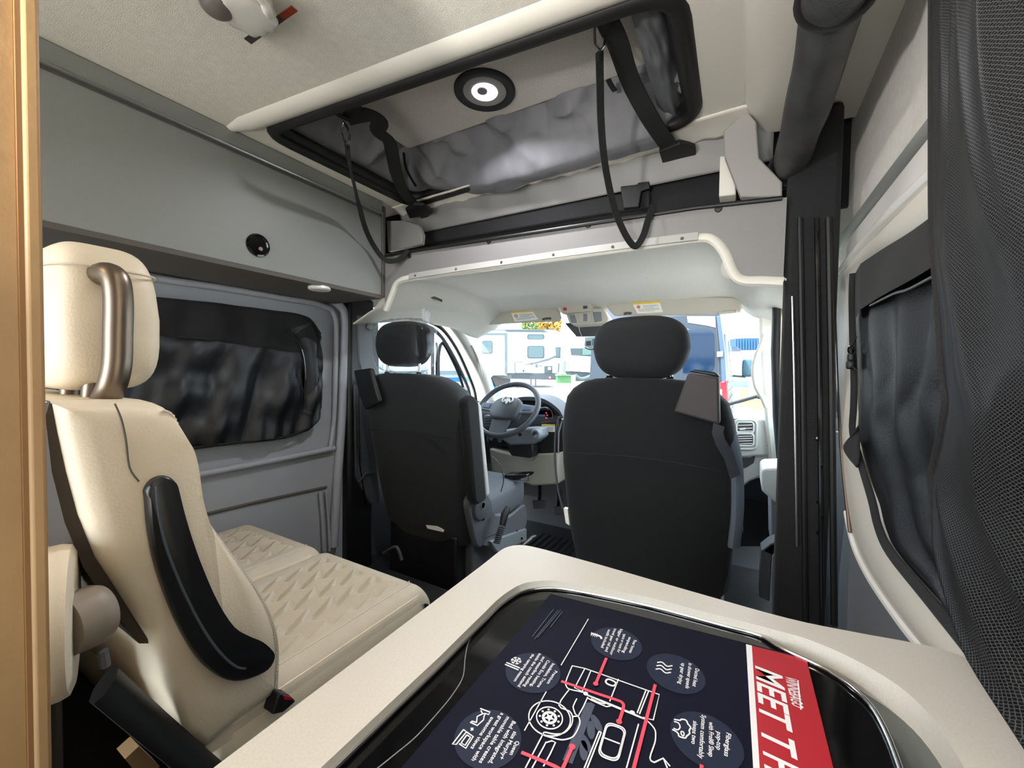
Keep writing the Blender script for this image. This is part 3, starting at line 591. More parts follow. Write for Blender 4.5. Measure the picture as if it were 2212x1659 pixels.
# passenger extras
obj('belt_guide', MB().prism([at(1486, 806, Y=1.225), at(1553, 814, Y=1.225), at(1555, 918, Y=1.225), at(1455, 890, Y=1.225)], (0, .05, 0)), mat('guide_grey', '#3a3635', .7), ps, bevel=.007)
obj('guide_top', MB().prism([at(1488, 803, Y=1.235), at(1500, 798, Y=1.235), at(1545, 804, Y=1.235), at(1556, 815, Y=1.235)], (0, .06, 0)), M['black_plastic'], ps, bevel=.004)
obj('seat_belt', MB().ribbon([at(1553, 918, Y=1.23), at(1550, 935, Y=1.22), at(1556, 955, Y=1.225), at(1574, 985, Y=1.26), at(1588, 1030, Y=1.28)], .03, .003, (.6, -1, .2)), M['dash_dark'], ps)
obj('side_bolster', MB().tube(smoothpath([at(1560, 880, Y=1.33), at(1575, 930, Y=1.34), at(1590, 1000, Y=1.34), at(1593, 1100, Y=1.36), at(1585, 1180, Y=1.38)], 4), (.02, .014), 8), mat('bolster_blue', '#5a626c', .8), ps)
obj('lever', MB().prism(ats([(1590, 1140), (1602, 1134), (1606, 1150), (1594, 1152)], Y=1.5), (0, .05, 0)).prism(ats([(1588, 1156), (1601, 1154), (1600, 1163), (1588, 1164)], Y=1.5), (0, .05, 0)), M['chrome'], ps, bevel=.002)
obj('white_side_tag', MB().prism(ats([(1217, 1098), (1226, 1100), (1230, 1135), (1222, 1130)], Y=1.40), (0, .02, 0)), M['paper'], ps)
obj('armrest_piping', MB().tube(smoothpath(ats([(1208, 900), (1200, 935), (1199, 1000), (1206, 1060), (1216, 1098)], Y=1.36), 5), .004, 8), M['dash_dark'], ps)

# handbrake beside the driver seat
hbk = thing('handbrake', V(-.88, 1.55, .05), 'black handbrake lever with a ribbed rubber gaiter beside the driver seat', 'lever')
obj('grip', MB().tube([at(1085, 1135, X=-.90), at(1090, 1112, X=-.90), at(1097, 1096, X=-.90)], [.014, .017, .013], 12), M['black_plastic'], hbk)
mb = MB()
for k in range(9):
    p = at(1073 + 1.4 * k, 1172 - 4.2 * k, X=-.90); mb.lathe([(.012, -.004), (.017, 0), (.012, .004)], p, (.0, .35, 1), 16)
obj('gaiter', mb, M['dash_dark'], hbk)
# black box behind the driver seat
tb = thing('tool_bag', V(-1.25, 1.15, 0), 'low black equipment case on the floor behind the driver seat', 'case')
obj('case_body', MB().box(-1.42, -.92, 1.22, 1.36, 0.0, .20), M['black_cloth'], tb, bevel=.03, seg=3)
obj('case_handle', MB().tube(smoothpath(ats([(828, 1196), (845, 1185), (858, 1183), (868, 1210)], Y=1.20), 4), .007, 8), M['dash_dark'], tb)

# ================================================================== DASHBOARD
db = thing('dashboard', V(-.7, 2.5, .42), 'grey dashboard with instrument cluster and a light vent pod on its right end', 'dashboard')
prof = smoothpath([V(0, 2.99, .885), V(0, 2.62, .91), V(0, 2.38, .905), V(0, 2.27, .875), V(0, 2.235, .80), V(0, 2.25, .70)], 5) + [V(0, 2.25, .62), V(0, 2.32, .52), V(0, 2.5, .45), V(0, 2.99, .44)]
obj('body', MB().loft([[V(x, p.y, p.z) for p in prof] for x in (-1.62, -1.2, -.6, 0, .20)]), M['dash_dark'], db, smooth=40)
# right vent pod
def yz(pts, y): return ats(pts, Y=y)
pod = obj('vent_pod', MB().prism(yz(smoothpath([V(1590, 915, 0), V(1596, 906, 0), V(1640, 905, 0), V(1660, 908, 0), V(1666, 930, 0), V(1666, 975, 0), V(1640, 985, 0), V(1600, 988, 0), V(1589, 975, 0)], 3, loop=True) if False else [(1588, 915), (1596, 905), (1640, 904), (1660, 907), (1667, 930), (1667, 985), (1632, 986), (1600, 990), (1588, 978)], 2.14), (0, .14, 0)), M['dash_light'], db, bevel=.012, seg=3)
def loopframe(name, px, y, r, mtl, par): return obj(name, MB().tube(ats(px, Y=y), r, 8, loop=True), M[mtl], par, smooth=80)
def rr(x0, x1, y0, y1, r): return [(x, y) for x, y in rrect(x0, x1, y0, y1, r, 4)]
obj('vent_mouth', MB().prism(ats(rr(1591, 1627, 912, 934, 6), Y=2.137), (0, .004, 0)), M['laminate_dark'], pod)
obj('vent_mouth', MB().prism(ats(rr(1590, 1627, 938, 962, 6), Y=2.137), (0, .004, 0)), M['laminate_dark'], pod)
loopframe('vent_frame', rr(1591, 1628, 912, 935, 6), 2.134, .004, 'white_metal', pod)
loopframe('vent_frame', rr(1590, 1628, 937, 963, 6), 2.134, .004, 'white_metal', pod)
loopframe('vent_rim', rr(1586, 1634, 908, 970, 9), 2.136, .006, 'dash_light', pod)
for y in (918, 925, 931, 942, 947, 952, 958):
    obj('vent_slat', MB().tube(ats([(1594, y + 1), (1625, y)], Y=2.133), .0022, 6), M['white_metal'], pod)
obj('vent_tab', MB().prism(ats([(1598, 925), (1610, 924), (1610, 928), (1598, 929)], Y=2.13), (0, .005, 0)), M['paper'], pod)
for k in range(9):
    obj('side_slot', MB().prism(ats([(1657, 924 + k * 4.6), (1663, 924 + k * 4.6), (1663, 927 + k * 4.6), (1657, 927 + k * 4.6)], Y=2.138), (0, .003, 0)), M['dash_dark'], pod)
obj('lower_right_panel', MB().prism(ats([(1592, 985), (1667, 972), (1668, 1045), (1640, 1032), (1620, 1040), (1592, 1062)], Y=2.16), (0, .1, 0)), M['dash_light'], db, bevel=.01)
obj('panel_shadow_gap', MB().prism(ats(smoothpath([V(1594, 990, 0), V(1620, 990, 0), V(1632, 984, 0), V(1628, 1000, 0), V(1612, 1010, 0), V(1594, 1012, 0)], 1) and [(1594, 990), (1620, 989), (1632, 984), (1628, 1000), (1612, 1010), (1594, 1013)], Y=2.155), (0, .01, 0)), M['dash_dark'], db)
obj('footwell', MB().prism(ats([(1592, 1055), (1668, 1045), (1668, 1180), (1592, 1180)], Y=2.4), (0, .1, 0)), M['black_plastic'], db)
obj('top_pad', MB().prism(ats([(1565, 905), (1595, 904), (1655, 901), (1660, 907), (1595, 908), (1570, 915)], Y=2.2), (0, .25, .01)), mat('dash_blue_sheen', '#5d6f92', .4), db, bevel=.006)  # blue highlight on the dash top put into its colour
# instrument cluster
hood = smoothpath(ats([(1060, 915), (1075, 880), (1105, 862), (1140, 857), (1175, 862), (1205, 882), (1216, 900)], Y=2.2), 4)
cl = obj('cluster_hood', MB().loft([[p for p in hood] + [V(p.x, p.y, p.z - .022) for p in reversed(hood)], [p + V(0, .16, .012) for p in hood] + [V(p.x, p.y + .16, p.z - .01) for p in reversed(hood)]]), M['dash_dark'], db, smooth=50)
obj('cluster_face', MB().prism([p + V(0, .06, -.012) for p in hood] + ats([(1216, 918), (1150, 930), (1060, 930)], Y=2.26), (0, .01, 0)), M['black_plastic'], cl)
obj('display', MB().prism(ats([(1160, 896), (1178, 895), (1178, 912), (1160, 914)], Y=2.25), (0, .003, 0)), mat('display', '#26303c', .3, emit='#5a7da8', estr=.25), cl)
for p in ((1180, 892), (1180, 903), (1168, 880), (1182, 897)):
    obj('warning_lamp', MB().lathe([(.0045, .0), (.004, .002), (.0005, .002)], at(*p, Y=2.245), (0, -1, 0), 8), mat('lamp_red', '#d02a30', .4, emit='#ff2a36', estr=1.2) if p != (1168, 880) else M['paper'], cl)
obj('dial_ring', MB().lathe([(.052, 0), (.052, .004), (.047, .004), (.047, 0)], at(1178, 897, Y=2.25), (0, -1, 0), 32), M['dash_grey'], cl)
obj('left_vent', MB().prism(ats(rr(1044, 1063, 897, 925, 5), Y=2.21), (0, .03, 0)), M['dash_grey'], db, bevel=.004)
for k in range(4):
    obj('left_vent_slat', MB().tube(ats([(1046, 903 + 6 * k), (1061, 902 + 6 * k)], Y=2.205), .003, 6), M['black_plastic'], db)
obj('switch_panel', MB().prism(ats([(1046, 932), (1100, 938), (1100, 965), (1060, 965), (1046, 945)], Y=2.2), (0, .03, 0)), M['black_plastic'], db, bevel=.004)
for p in ((1063, 946), (1082, 950)):
    obj('switch_knob', MB().lathe([(.018, 0), (.017, .014), (.0005, .015)], at(*p, Y=2.2), (0, -1, 0), 16), M['chrome'], db)
obj('knee_panel', MB().prism(ats([(1056, 968), (1095, 978), (1150, 992), (1160, 980), (1206, 978), (1206, 1046), (1150, 1050), (1062, 1020)], Y=2.17), (0, .12, 0)), mat('knee_beige', '#a39e90', .6, bump=.2, bscale=400), db, bevel=.012)
obj('centre_panel', MB().prism(ats([(1166, 912), (1206, 908), (1206, 980), (1166, 980)], Y=2.18), (0, .1, 0)), M['black_plastic'], db, bevel=.006)
st = obj('sticker', MB().prism(ats([(1170, 916), (1198, 917), (1198, 933), (1169, 932)], Y=2.175), (0, .003, 0)), M['paper'], db)
obj('sticker_band', MB().prism(ats([(1170, 916), (1198, 917), (1198, 920), (1170, 919.5)], Y=2.173), (0, .002, 0)), M['yellow'], st)
mb = MB()
for k in range(3):
    mb.prism(ats([(1172, 923 + 3 * k), (1195, 923.5 + 3 * k), (1195, 924.3 + 3 * k), (1172, 924 + 3 * k)], Y=2.1735), (0, .001, 0))
obj('sticker_print', mb, M['dash_grey'], st, smooth=0, kind='stuff')
obj('top_edge_strip', MB().tube(ats([(1215, 905), (1207, 935), (1206, 980)], Y=2.16), .006, 8), M['alu'], db)
# sun glasses tray / bracket on the seat's far side
trk = thing('clip_tray', at(1120, 1040, Y=1.9), 'black tray with a chrome edge lying beside the driver cushion', 'tray')
obj('tray_body', MB().prism(ats([(1088, 1026), (1138, 1025), (1139, 1030), (1120, 1036), (1090, 1036)], Y=1.85), (0, .08, 0)), M['black_gloss'], trk, bevel=.003)
obj('tray_edge', MB().tube(ats([(1090, 1039), (1134, 1040), (1141, 1037), (1139, 1028)], Y=1.84), .005, 8), M['chrome'], trk)
# pedals
for nm, c in (('brake_pedal', (1164, 1090)), ('clutch_pedal', (1205, 1103))):
    pd = thing(nm, at(c[0], c[1], Y=2.3), 'wide grey foot pedal below the knee panel' if nm[0] == 'b' else 'small dark foot pedal beside the passenger seat', 'pedal')
    wpx = 15 if nm[0] == 'b' else 9
    obj('pad', MB().prism(ats([(c[0] - wpx, c[1] - 8), (c[0] + wpx, c[1] - 9), (c[0] + wpx - 2, c[1] + 9), (c[0] - wpx + 2, c[1] + 10)], Y=2.3), (0, .02, 0)), M['dash_dark'], pd, bevel=.005)
    obj('arm', MB().tube([at(c[0], c[1] - 5, Y=2.33), at(c[0] + 2, c[1] - 22, Y=2.4), at(c[0] + 2, c[1] - 40, Y=2.45)], .012, 8), M['black_plastic'], pd)

# steering wheel --------------------------------------------------------------------
sw = thing('steering_wheel', at(1101, 888, Y=2.0), 'black steering wheel with a ram head emblem, beyond the driver seat', 'wheel')
sc_ = V(-1.168, 2.0, .912); t_ = math.radians(42)
su, sv, sn = V(1, 0, 0), V(0, math.sin(t_), math.cos(t_)), V(0, -math.cos(t_), math.sin(t_))
def swp(a, b, c=0): return sc_ + su * a + sv * b + sn * c
obj('rim', MB().tube([swp(.186 * math.cos(a), .186 * math.sin(a)) for a in [2 * PI * k / 64 for k in range(64)]], .0155, 12, loop=True), M['wheel'], sw, smooth=80)
obj('hub', MB().loft([[swp(x * s, y * s - .005, c) for x, y in [(q[0], q[1]) for q in rrect(-.095, .095, -.085, .075, .06, 6)]] for c, s in ((-.03, .9), (.0, 1), (.02, .97), (.03, .85))]), M['wheel'], sw, smooth=50)
for a0, a1 in ((-.09, -.18), (.09, .18)):
    obj('spoke', MB().prism([swp(a0, .03, 0), swp(a1, .025, -.005), swp(a1, -.02, -.005), swp(a0, -.035, 0)], sn * .016), M['dash_grey'], sw, bevel=.004)
    obj('spoke_buttons', MB().prism([swp(lerp(a0, a1, .2), .018, .014), swp(lerp(a0, a1, .75), .015, .012), swp(lerp(a0, a1, .75), -.010, .012), swp(lerp(a0, a1, .2), -.018, .014)], sn * .006), mat('button_blue', '#566786', .4), sw, bevel=.002)
obj('lower_spoke', MB().prism([swp(-.06, -.07, 0), swp(.06, -.07, 0), swp(.05, -.18, -.006), swp(-.05, -.18, -.006)], sn * .014), M['wheel'], sw, bevel=.004)
# ram head emblem
def horn(s):
    return smoothpath([swp(s * .004, .056, .032), swp(s * .018, .060, .032), swp(s * .030, .050, .032), swp(s * .032, .034, .032), swp(s * .022, .024, .032), swp(s * .014, .032, .032), swp(s * .018, .042, .032)], 5)
obj('emblem', MB().tube(horn(1), .0045, 8).tube(horn(-1), .0045, 8).prism([swp(-.012, .050, .030), swp(.012, .050, .030), swp(.007, .018, .030), swp(0, .010, .030), swp(-.007, .018, .030)], sn * .004), M['white_metal'], sw)
cn = thing('steering_column', at(1120, 945, Y=2.1), 'grey steering column shroud with the ignition lock on its right', 'column')
obj('shroud', MB().prism(ats([(1082, 930), (1140, 925), (1166, 925), (1168, 945), (1150, 960), (1100, 962), (1082, 950)], Y=2.06), (0, .12, 0)), M['dash_grey'], cn, bevel=.012)
obj('lower_shroud', MB().prism(ats([(1097, 955), (1150, 960), (1150, 978), (1145, 990), (1105, 985), (1098, 975)], Y=2.09), (0, .08, 0)), M['black_plastic'], cn, bevel=.006)
ig = obj('ignition_lock', MB().lathe([(.030, -.03), (.029, .008), (.024, .014), (.0005, .014)], at(1158, 938, Y=2.05), (0, -1, .1), 24), M['dash_grey'], cn)
obj('key_ring', MB().lathe([(.016, .013), (.015, .018), (.0005, .018)], at(1158, 938, Y=2.05), (0, -1, .1), 20), M['chrome'], ig)
obj('column_button', MB().lathe([(.010, -.01), (.010, .003), (.0005, .003)], at(1123, 939, Y=2.057), (0, -1, 0), 16), M['black_plastic'], cn)
obj('stalk', MB().tube(ats([(1160, 885), (1178, 882), (1184, 884)], Y=2.1), .008, 8), M['black_plastic'], cn)

# visors, overhead console, camera --------------------------------------------------
def visor(px, lab, stk, band, y=2.06):
    t = thing('sun_visor', at(px[0][0], px[0][1], Y=y), lab, 'visor')
    obj('panel', MB().prism(ats(px, Y=y), (0, .018, 0)), M['visor'], t, bevel=.006, seg=3)
    s = obj('sticker', MB().prism(ats(stk, Y=y - .002), (0, .002, 0)), M['paper'], t)
    obj('sticker_band', MB().prism(ats(band, Y=y - .003), (0, .002, 0)), M['yellow'], s)
    mb = MB(); a, b, c, d = [V(*p, 0) for p in stk]
    for k in range(6):
        f0 = .32 + .1 * k
        l0, l1 = a.lerp(d, f0).lerp(b.lerp(c, f0), .32 if k < 3 else .1), a.lerp(d, f0).lerp(b.lerp(c, f0), .92 - .2 * (k % 3 == 2))
        mb.prism(ats([(l0.x, l0.y), (l1.x, l1.y), (l1.x, l1.y + .7), (l0.x, l0.y + .7)], Y=y - .0025), (0, .001, 0))
    obj('sticker_print', mb, M['dash_grey'], s, smooth=0, kind='stuff')
    q = a.lerp(d, .42).lerp(b.lerp(c, .42), .16)
    obj('warning_symbol', MB().tube([at(q.x + 3.2 * math.cos(h), q.y + 2.6 * math.sin(h), Y=y - .003) for h in [2 * PI * k / 20 for k in range(20)]], .0015, 6, loop=True).tube(ats([(q.x - 2.2, q.y - 1.8), (q.x + 2.2, q.y + 1.8)], Y=y - .003), .0012, 6), M['red'], s)
    return t
v1 = visor([(1004, 683), (1012, 677), (1031, 672), (1136, 660), (1180, 657), (1198, 661), (1208, 673), (1212, 686), (1208, 694), (1110, 698), (1020, 704), (1008, 692)], 'beige sun visor with a faint white sticker, above the steering wheel', [(1103, 674), (1150, 671), (1163, 690), (1112, 695)], [(1103, 674), (1150, 671), (1151.5, 673.5), (1104, 676.5)])
obj('grip_notch', MB().tube(ats([(1172, 690), (1180, 688), (1190, 688)], Y=2.055), .006, 8), M['laminate_dark'], v1)
v2 = visor([(1302, 647), (1310, 643), (1444, 640), (1583, 642), (1596, 648), (1603, 664), (1600, 674), (1520, 680), (1327, 682), (1315, 670)], 'beige sun visor with a yellow topped warning sticker, above the passenger seat', [(1365, 654), (1424, 650), (1432, 674), (1377, 677)], [(1365, 654), (1424, 650), (1425.5, 654.5), (1367, 658.5)])
obj('grip_notch', MB().tube(ats([(1348, 678), (1356, 676), (1364, 677)], Y=2.055), .006, 8), M['laminate_dark'], v2)
obj('hinge_clip', MB().prism(ats([(1552, 673), (1590, 670), (1590, 676), (1552, 679)], Y=2.052), (0, .01, 0)), M['visor'], v2, bevel=.002)
oc = thing('overhead_console', at(1262, 675, Y=2.05), 'beige overhead console with a reading lamp and red button between the visors', 'console')
obj('button_block', MB().prism(ats([(1206, 651), (1272, 647), (1279, 672), (1213, 678)], Y=2.03), (0, .08, 0)), M['visor'], oc, bevel=.006)
lb = obj('lamp_block', MB().prism(ats([(1222, 680), (1282, 664), (1300, 666), (1315, 688), (1306, 700), (1240, 704), (1228, 696)], Y=2.05), (0, .08, 0)), M['visor'], oc, bevel=.008)
for q_ in ([(1229, 682), (1240, 679), (1246, 697), (1234, 697)], [(1280, 674), (1298, 673), (1300, 693), (1284, 696)]): obj('lamp_lens', MB().prism(ats(q_, Y=2.046), (0, .01, 0)), M['dash_grey'], lb, bevel=.003)
obj('centre_switch', MB().prism(ats(rr(1249, 1277, 676, 697, 6), Y=2.045), (0, .01, 0)), M['visor'], lb, bevel=.003)
obj('switch_bar', MB().prism(ats([(1260, 678), (1268, 678), (1268, 694), (1260, 694)], Y=2.042), (0, .004, 0)), M['dash_grey'], lb)
obj('red_button', MB().prism(ats([(1216, 665), (1223, 664), (1224, 670), (1217, 671)], Y=2.027), (0, .006, 0)), M['red'], oc)
obj('dark_button', MB().prism(ats([(1259, 661), (1268, 660), (1269, 666), (1260, 667)], Y=2.027), (0, .006, 0)), M['dash_dark'], oc)
obj('hanging_wire', MB().tube(smoothpath(ats([(1250, 702), (1252, 715), (1257, 727)], Y=2.2), 4), .002, 6), M['dash_grey'], oc)
dc = thing('dash_camera', at(1279, 740, Y=2.25), 'small boxy dash camera hanging under the dark mirror shield', 'camera')
obj('case', MB().prism(ats([(1263, 728), (1296, 726), (1294, 750), (1272, 752), (1262, 748)], Y=2.24), (0, .03, 0)), mat('camera_grey', '#9fb0b8', .4), dc, bevel=.003)
obj('screen', MB().prism(ats([(1266, 737), (1276, 736), (1276, 746), (1266, 747)], Y=2.236), (0, .004, 0)), M['dash_dark'], dc)
obj('lens_block', MB().prism(ats([(1279, 732), (1290, 731), (1290, 745), (1279, 746)], Y=2.236), (0, .004, 0)), mat('camera_blue', '#4f6d86', .3), dc)
obj('mount', MB().tube(smoothpath(ats([(1263, 750), (1275, 755), (1288, 752)], Y=2.235), 4), .004, 6), M['dash_dark'], dc)

# ================================================================== ROOF HATCH
def plate_hole(outer, inner, th):
    """flat plate between two loops, with side walls of height th (towards +z)"""
    b = bmesh.new()
    def ring(pts): 
        vs = [b.verts.new(p) for p in pts]; return vs, [b.edges.new((vs[i], vs[(i + 1) % len(vs)])) for i in range(len(vs))]
    vo, eo = ring(outer); vi, ei = ring(inner)
    bmesh.ops.triangle_fill(b, use_beauty=True, edges=eo + ei)
    m = MB(); idx = {v: i for i, v in enumerate(b.verts)}
    m.add([v.co.copy() for v in b.verts], [tuple(idx[v] for v in f.verts) for f in b.faces])
    for vs in (vo, vi):
        c = [v.co.copy() for v in vs]; n = len(c)
        m.add(c + [p + V(0, 0, th) for p in c], [(i, (i + 1) % n, (i + 1) % n + n, i + n) for i in range(n)])
    b.free(); return m
def roundpoly(pts, r, k=6):
    out = []; n = len(pts)
    for i in range(n):
        p = Vector(pts[i]); a = (Vector(pts[i - 1]) - p).normalized(); c = (Vector(pts[(i + 1) % n]) - p).normalized()
        s, e = p + a * r, p + c * r
        for j in range(k + 1):
            t = j / k; out.append(s * (1 - t) ** 2 + p * 2 * t * (1 - t) + e * t * t)
    return out
HZ = 1.80
hc = [V(-1.218, .672, HZ), V(-.122, .775, HZ), V(-.128, 1.195, HZ), V(-1.205, 1.262, HZ)]
hole = roundpoly(hc, .075)
rh = thing('roof_hatch', V(-.67, .95, HZ), 'roof hatch opening with white surround and black rubber seal, tent folded inside', 'hatch')
so_ = [V(-1.60, .585, HZ), V(-1.30, .598, HZ), V(-.34, .685, HZ), V(-.02, .715, HZ), V(-.02, 1.19, HZ), V(-.075, 1.27, HZ), V(-.09, 1.30, HZ), V(-1.60, 1.31, HZ)]
sur = obj('surround', plate_hole(so_, hole, .16), M['moulded'], rh, smooth=0)
# raised roll along the rear edge of the surround
r0, r1 = V(-1.34, .615, HZ + .002), V(-.10, .732, HZ + .002)
mb = MB(); 
rr_ = []
for y_, z_ in ((-.028, .004), (-.022, -.004), (-.008, -.013), (.012, -.016), (.028, -.011), (.038, -.002), (.04, .006)): rr_.append((y_, z_))
mb.loft([[lerp(r0, r1, u) + V(0, y_ * (1 if u > .06 else .5), z_ * min(1, .25 + u * 8)) for y_, z_ in rr_] for u in (0, .02, .05, .1, .3, .6, 1)], closed=False, cap=False)
obj('surround_roll', mb, M['moulded'], sur, smooth=80)
obj('rubber_seal', MB().tube(smoothpath([p + V(0, 0, .004) for p in hole], 1, loop=True), (.017, .021), 10, loop=True), M['black_rubber'], rh, smooth=80)
inl = roundpoly([p + (V(-.67, .97, HZ) - p) * .03 for p in hc], .07)
obj('seal_lip', MB().tube([p + V(0, 0, .016) for p in inl], (.02, .010), 8, loop=True), M['black_plastic'], rh, smooth=80)
obj('hatch_lid', MB().box(-1.4, .02, .45, 1.40, 2.01, 2.03), M['panel_grey'], rh)
obj('bed_board', MB().box(-1.085, -.20, .42, 1.115, 1.92, 1.955), M['board'], rh, bevel=.012)
_cr = random.Random(11); CREASE = []
for k in range(34):
    c_ = V(_cr.uniform(-1.15, -.15), _cr.uniform(.95, 1.24), 0); an = _cr.uniform(-.5, 1.1); CREASE.append((c_, V(math.cos(an), math.sin(an), 0), _cr.uniform(.05, .22), _cr.uniform(.014, .034), _cr.uniform(.014, .032)))
def crease(x, y):
    h = 0
    for c_, d_, ln, am, w_ in CREASE:
        q = V(x, y, 0) - c_; a = q.dot(d_) / ln; b = (q.x * d_.y - q.y * d_.x) / w_
        if abs(a) < 1 and abs(b) < 3: h += am * (1 - a * a) * max(0, 1 - abs(b) / 1.6)
    return h
def canvas(u, v):
    x, y = lerp(-1.25, -.085, u), lerp(.50, 1.30, v)
    lf, rt = x + 1.225, -.11 - x; fr_ = 1.262 - .062 * (x + 1.2) - y
    d = min(lf, fr_, rt * .8); s = max(0, min(1, d / .15)); s = s * s * (3 - 2 * s)
    wr_ = abs(noise.noise(V(x * 6 + y * 3, y * 7 - x * 4, 0))) * .060 + abs(noise.noise(V(x * 13, y * 15, 4))) * .022
    a = max(0, min(1, (.075 - fr_) / .06)); b = max(0, min(1, (x + 1.10) / .30)); c = max(0, min(1, (-.17 - x) / .06))
    zz = 1.822 + .135 * s - wr_ * (.25 + .75 * s) * (1 if s < .98 else .4) + .012 - .060 * a * a * (3 - 2 * a) * b * c - min(.05, crease(x, y)) * (1 - a)
    if y < 1.10 and -1.07 < x < -.215: zz = max(zz, 1.93)
    return V(x, min(y, 1.292 - .062 * (x + 1.2)), zz)
obj('tent_canvas', MB().grid(canvas, 220, 160), M['canvas'], rh, smooth=40, solid=.002)
# heavy webbing
def web3(name, pts, wd, par, m='web', nrm=(0, -.35, -1), t=.004):
    P_ = smoothpath([at(p[0], p[1], Z=p[2]) for p in pts], 5); return obj(name, MB().ribbon(P_, wd, t, nrm), M[m], par)
web3('tent_strap', [(776, 205, 1.84), (768, 230, 1.86), (752, 255, 1.86)], .026, rh)
web3('tent_strap', [(748, 255, 1.855), (790, 248, 1.86), (822, 262, 1.86), (815, 283, 1.855), (840, 305, 1.85), (848, 335, 1.845), (856, 375, 1.82), (872, 415, 1.785), (893, 440, 1.770), (908, 458, 1.768)], .046, rh)
web3('tent_strap', [(708, 234, 1.84), (728, 246, 1.85), (752, 258, 1.85)], .016, rh)
web3('thin_tie', [(872, 330, 1.86), (878, 365, 1.85), (898, 402, 1.83)], .008, rh)
web3('tent_strap', [(1300, -10, 1.83), (1312, 45, 1.83), (1335, 95, 1.83), (1362, 175, 1.83), (1402, 252, 1.79), (1442, 312, 1.766), (1462, 338, 1.764)], .044, rh)
web3('tent_strap', [(1303, 240, 1.87), (1341, 260, 1.86), (1375, 285, 1.845), (1397, 304, 1.83)], .012, rh)
web3('strap_tab', [(1314, 172, 1.88), (1320, 184, 1.88), (1328, 196, 1.88)], .012, rh)
obj('rolled_sleeve', MB().tube(smoothpath([at(1205, -20, Z=1.84), at(1225, 12, Z=1.84), at(1262, 28, Z=1.84), at(1300, 25, Z=1.84), at(1318, 45, Z=1.84)], 5), .017, 10), M['black_cloth'], rh)
obj('rolled_canvas', MB().grid(lambda u, v: at(lerp(1345 + 95 * v, 1425 + 62 * v, u), lerp(-30, 300, v), Z=1.835 - .02 * math.sin(PI * u) + .012 * noise.noise(V(u * 4, v * 7, 3))), 16, 40), mat('canvas_dark', '#5b5e60', .6, var=.2, vscale=20), rh, smooth=80)
# buckles
bk1 = obj('buckle', MB().prism(ats([(876, 448), (893, 436), (915, 437), (936, 452), (925, 459), (922, 476), (912, 478), (908, 462), (885, 466)], Z=1.765), (0, 0, -.012)), M['black_plastic'], rh, bevel=.002)
obj('buckle_ring', MB().tube([at(917 + 5 * math.cos(a), 468 + 8 * math.sin(a), Z=1.755) for a in [2 * PI * k / 16 for k in range(16)]], .002, 6, loop=True), M['black_plastic'], bk1)
bk2 = obj('buckle', MB().prism(ats([(1424, 318), (1440, 312), (1468, 300), (1490, 305), (1502, 310), (1504, 329), (1482, 335), (1474, 342), (1452, 340), (1431, 342)], Z=1.77), (0, 0, -.014)), M['black_plastic'], rh, bevel=.002)
obj('buckle_ring', MB().tube([at(1466 + 8 * math.cos(a), 350 + 11 * math.sin(a), Z=1.76) for a in [2 * PI * k / 16 for k in range(16)]], .003, 6, loop=True), M['black_plastic'], bk2)
# LED lamp in the board
ld = thing('ceiling_lamp', V(-.664, .982, 1.915), 'lit round LED lamp with a black ring in the raised roof', 'light')
lc = V(-.664, .982, 1.921)
obj('ring', MB().lathe([(.087, .002), (.087, -.006), (.083, -.009), (.064, -.009), (.060, -.005)], lc, (0, 0, 1), 48), M['black_plastic'], ld, smooth=60)
obj('reflector', MB().lathe([(.0615, -.006), (.058, -.007), (.038, -.004), (.0005, -.003)], lc, (0, 0, 1), 40), mat('reflector_grey', '#8f8d8a', .5), ld, smooth=60)
obj('lens', MB().lathe([(.038, -.005), (.036, -.008), (.025, -.0095), (.0005, -.010)], lc, (0, 0, 1), 36), mat('led_lens', '#ffffff', .4, emit='#f2f0ff', estr=1.6), ld, smooth=60)
obj('lens_hub', MB().lathe([(.015, -.009), (.014, -.012), (.0005, -.0125)], lc + V(0, -.012, 0), (0, 0, 1), 24), mat('hub_grey', '#77747a', .5), ld)

# hanging straps with carabiners -----------------------------------------------------
def hang(lab, clip, pts, wd):
    t = thing('hanging_strap', at(*clip[0][:2], Y=clip[0][2]), lab, 'strap')
    obj('carabiner', MB().tube([at(p[0], p[1], Y=p[2]) for p in clip], .0032, 8, loop=True), M['chrome'], t)
    P_ = smoothpath([at(p[0], p[1], Y=p[2]) for p in pts], 6)
    obj('webbing', MB().ribbon(P_, wd, .003, (.45, -.8, .1)), M['web'], t)
    obj('clip_collar', MB().tube([P_[0], P_[2]], (.007, .005), 8), M['black_plastic'], t)
    return t
hang('thin black strap with a steel carabiner hanging at the left of the roof hatch', [(742, 262, .80), (748, 272, .80), (754, 288, .80), (755, 304, .80), (749, 312, .80), (742, 300, .80), (738, 280, .80)],
     [(750, 312, .80), (753, 345, .83), (764, 395, .90), (776, 445, .98), (790, 495, 1.05), (808, 532, 1.11), (830, 560, 1.15), (850, 564, 1.165), (868, 556, 1.175), (882, 540, 1.19)], .019)
hang('long thin black strap with a carabiner hanging at the right of the roof hatch', [(1294, 38, .85), (1303, 52, .85), (1307, 80, .85), (1304, 100, .85), (1296, 110, .85), (1286, 98, .85), (1284, 70, .85), (1288, 45, .85)],
     [(1295, 112, .85), (1296, 180, .90), (1298, 260, .96), (1304, 335, 1.01), (1314, 395, 1.06), (1327, 450, 1.10), (1345, 495, 1.13), (1362, 524, 1.15), (1375, 531, 1.16), (1390, 508, 1.17), (1400, 475, 1.18), (1412, 443, 1.19)], .018)

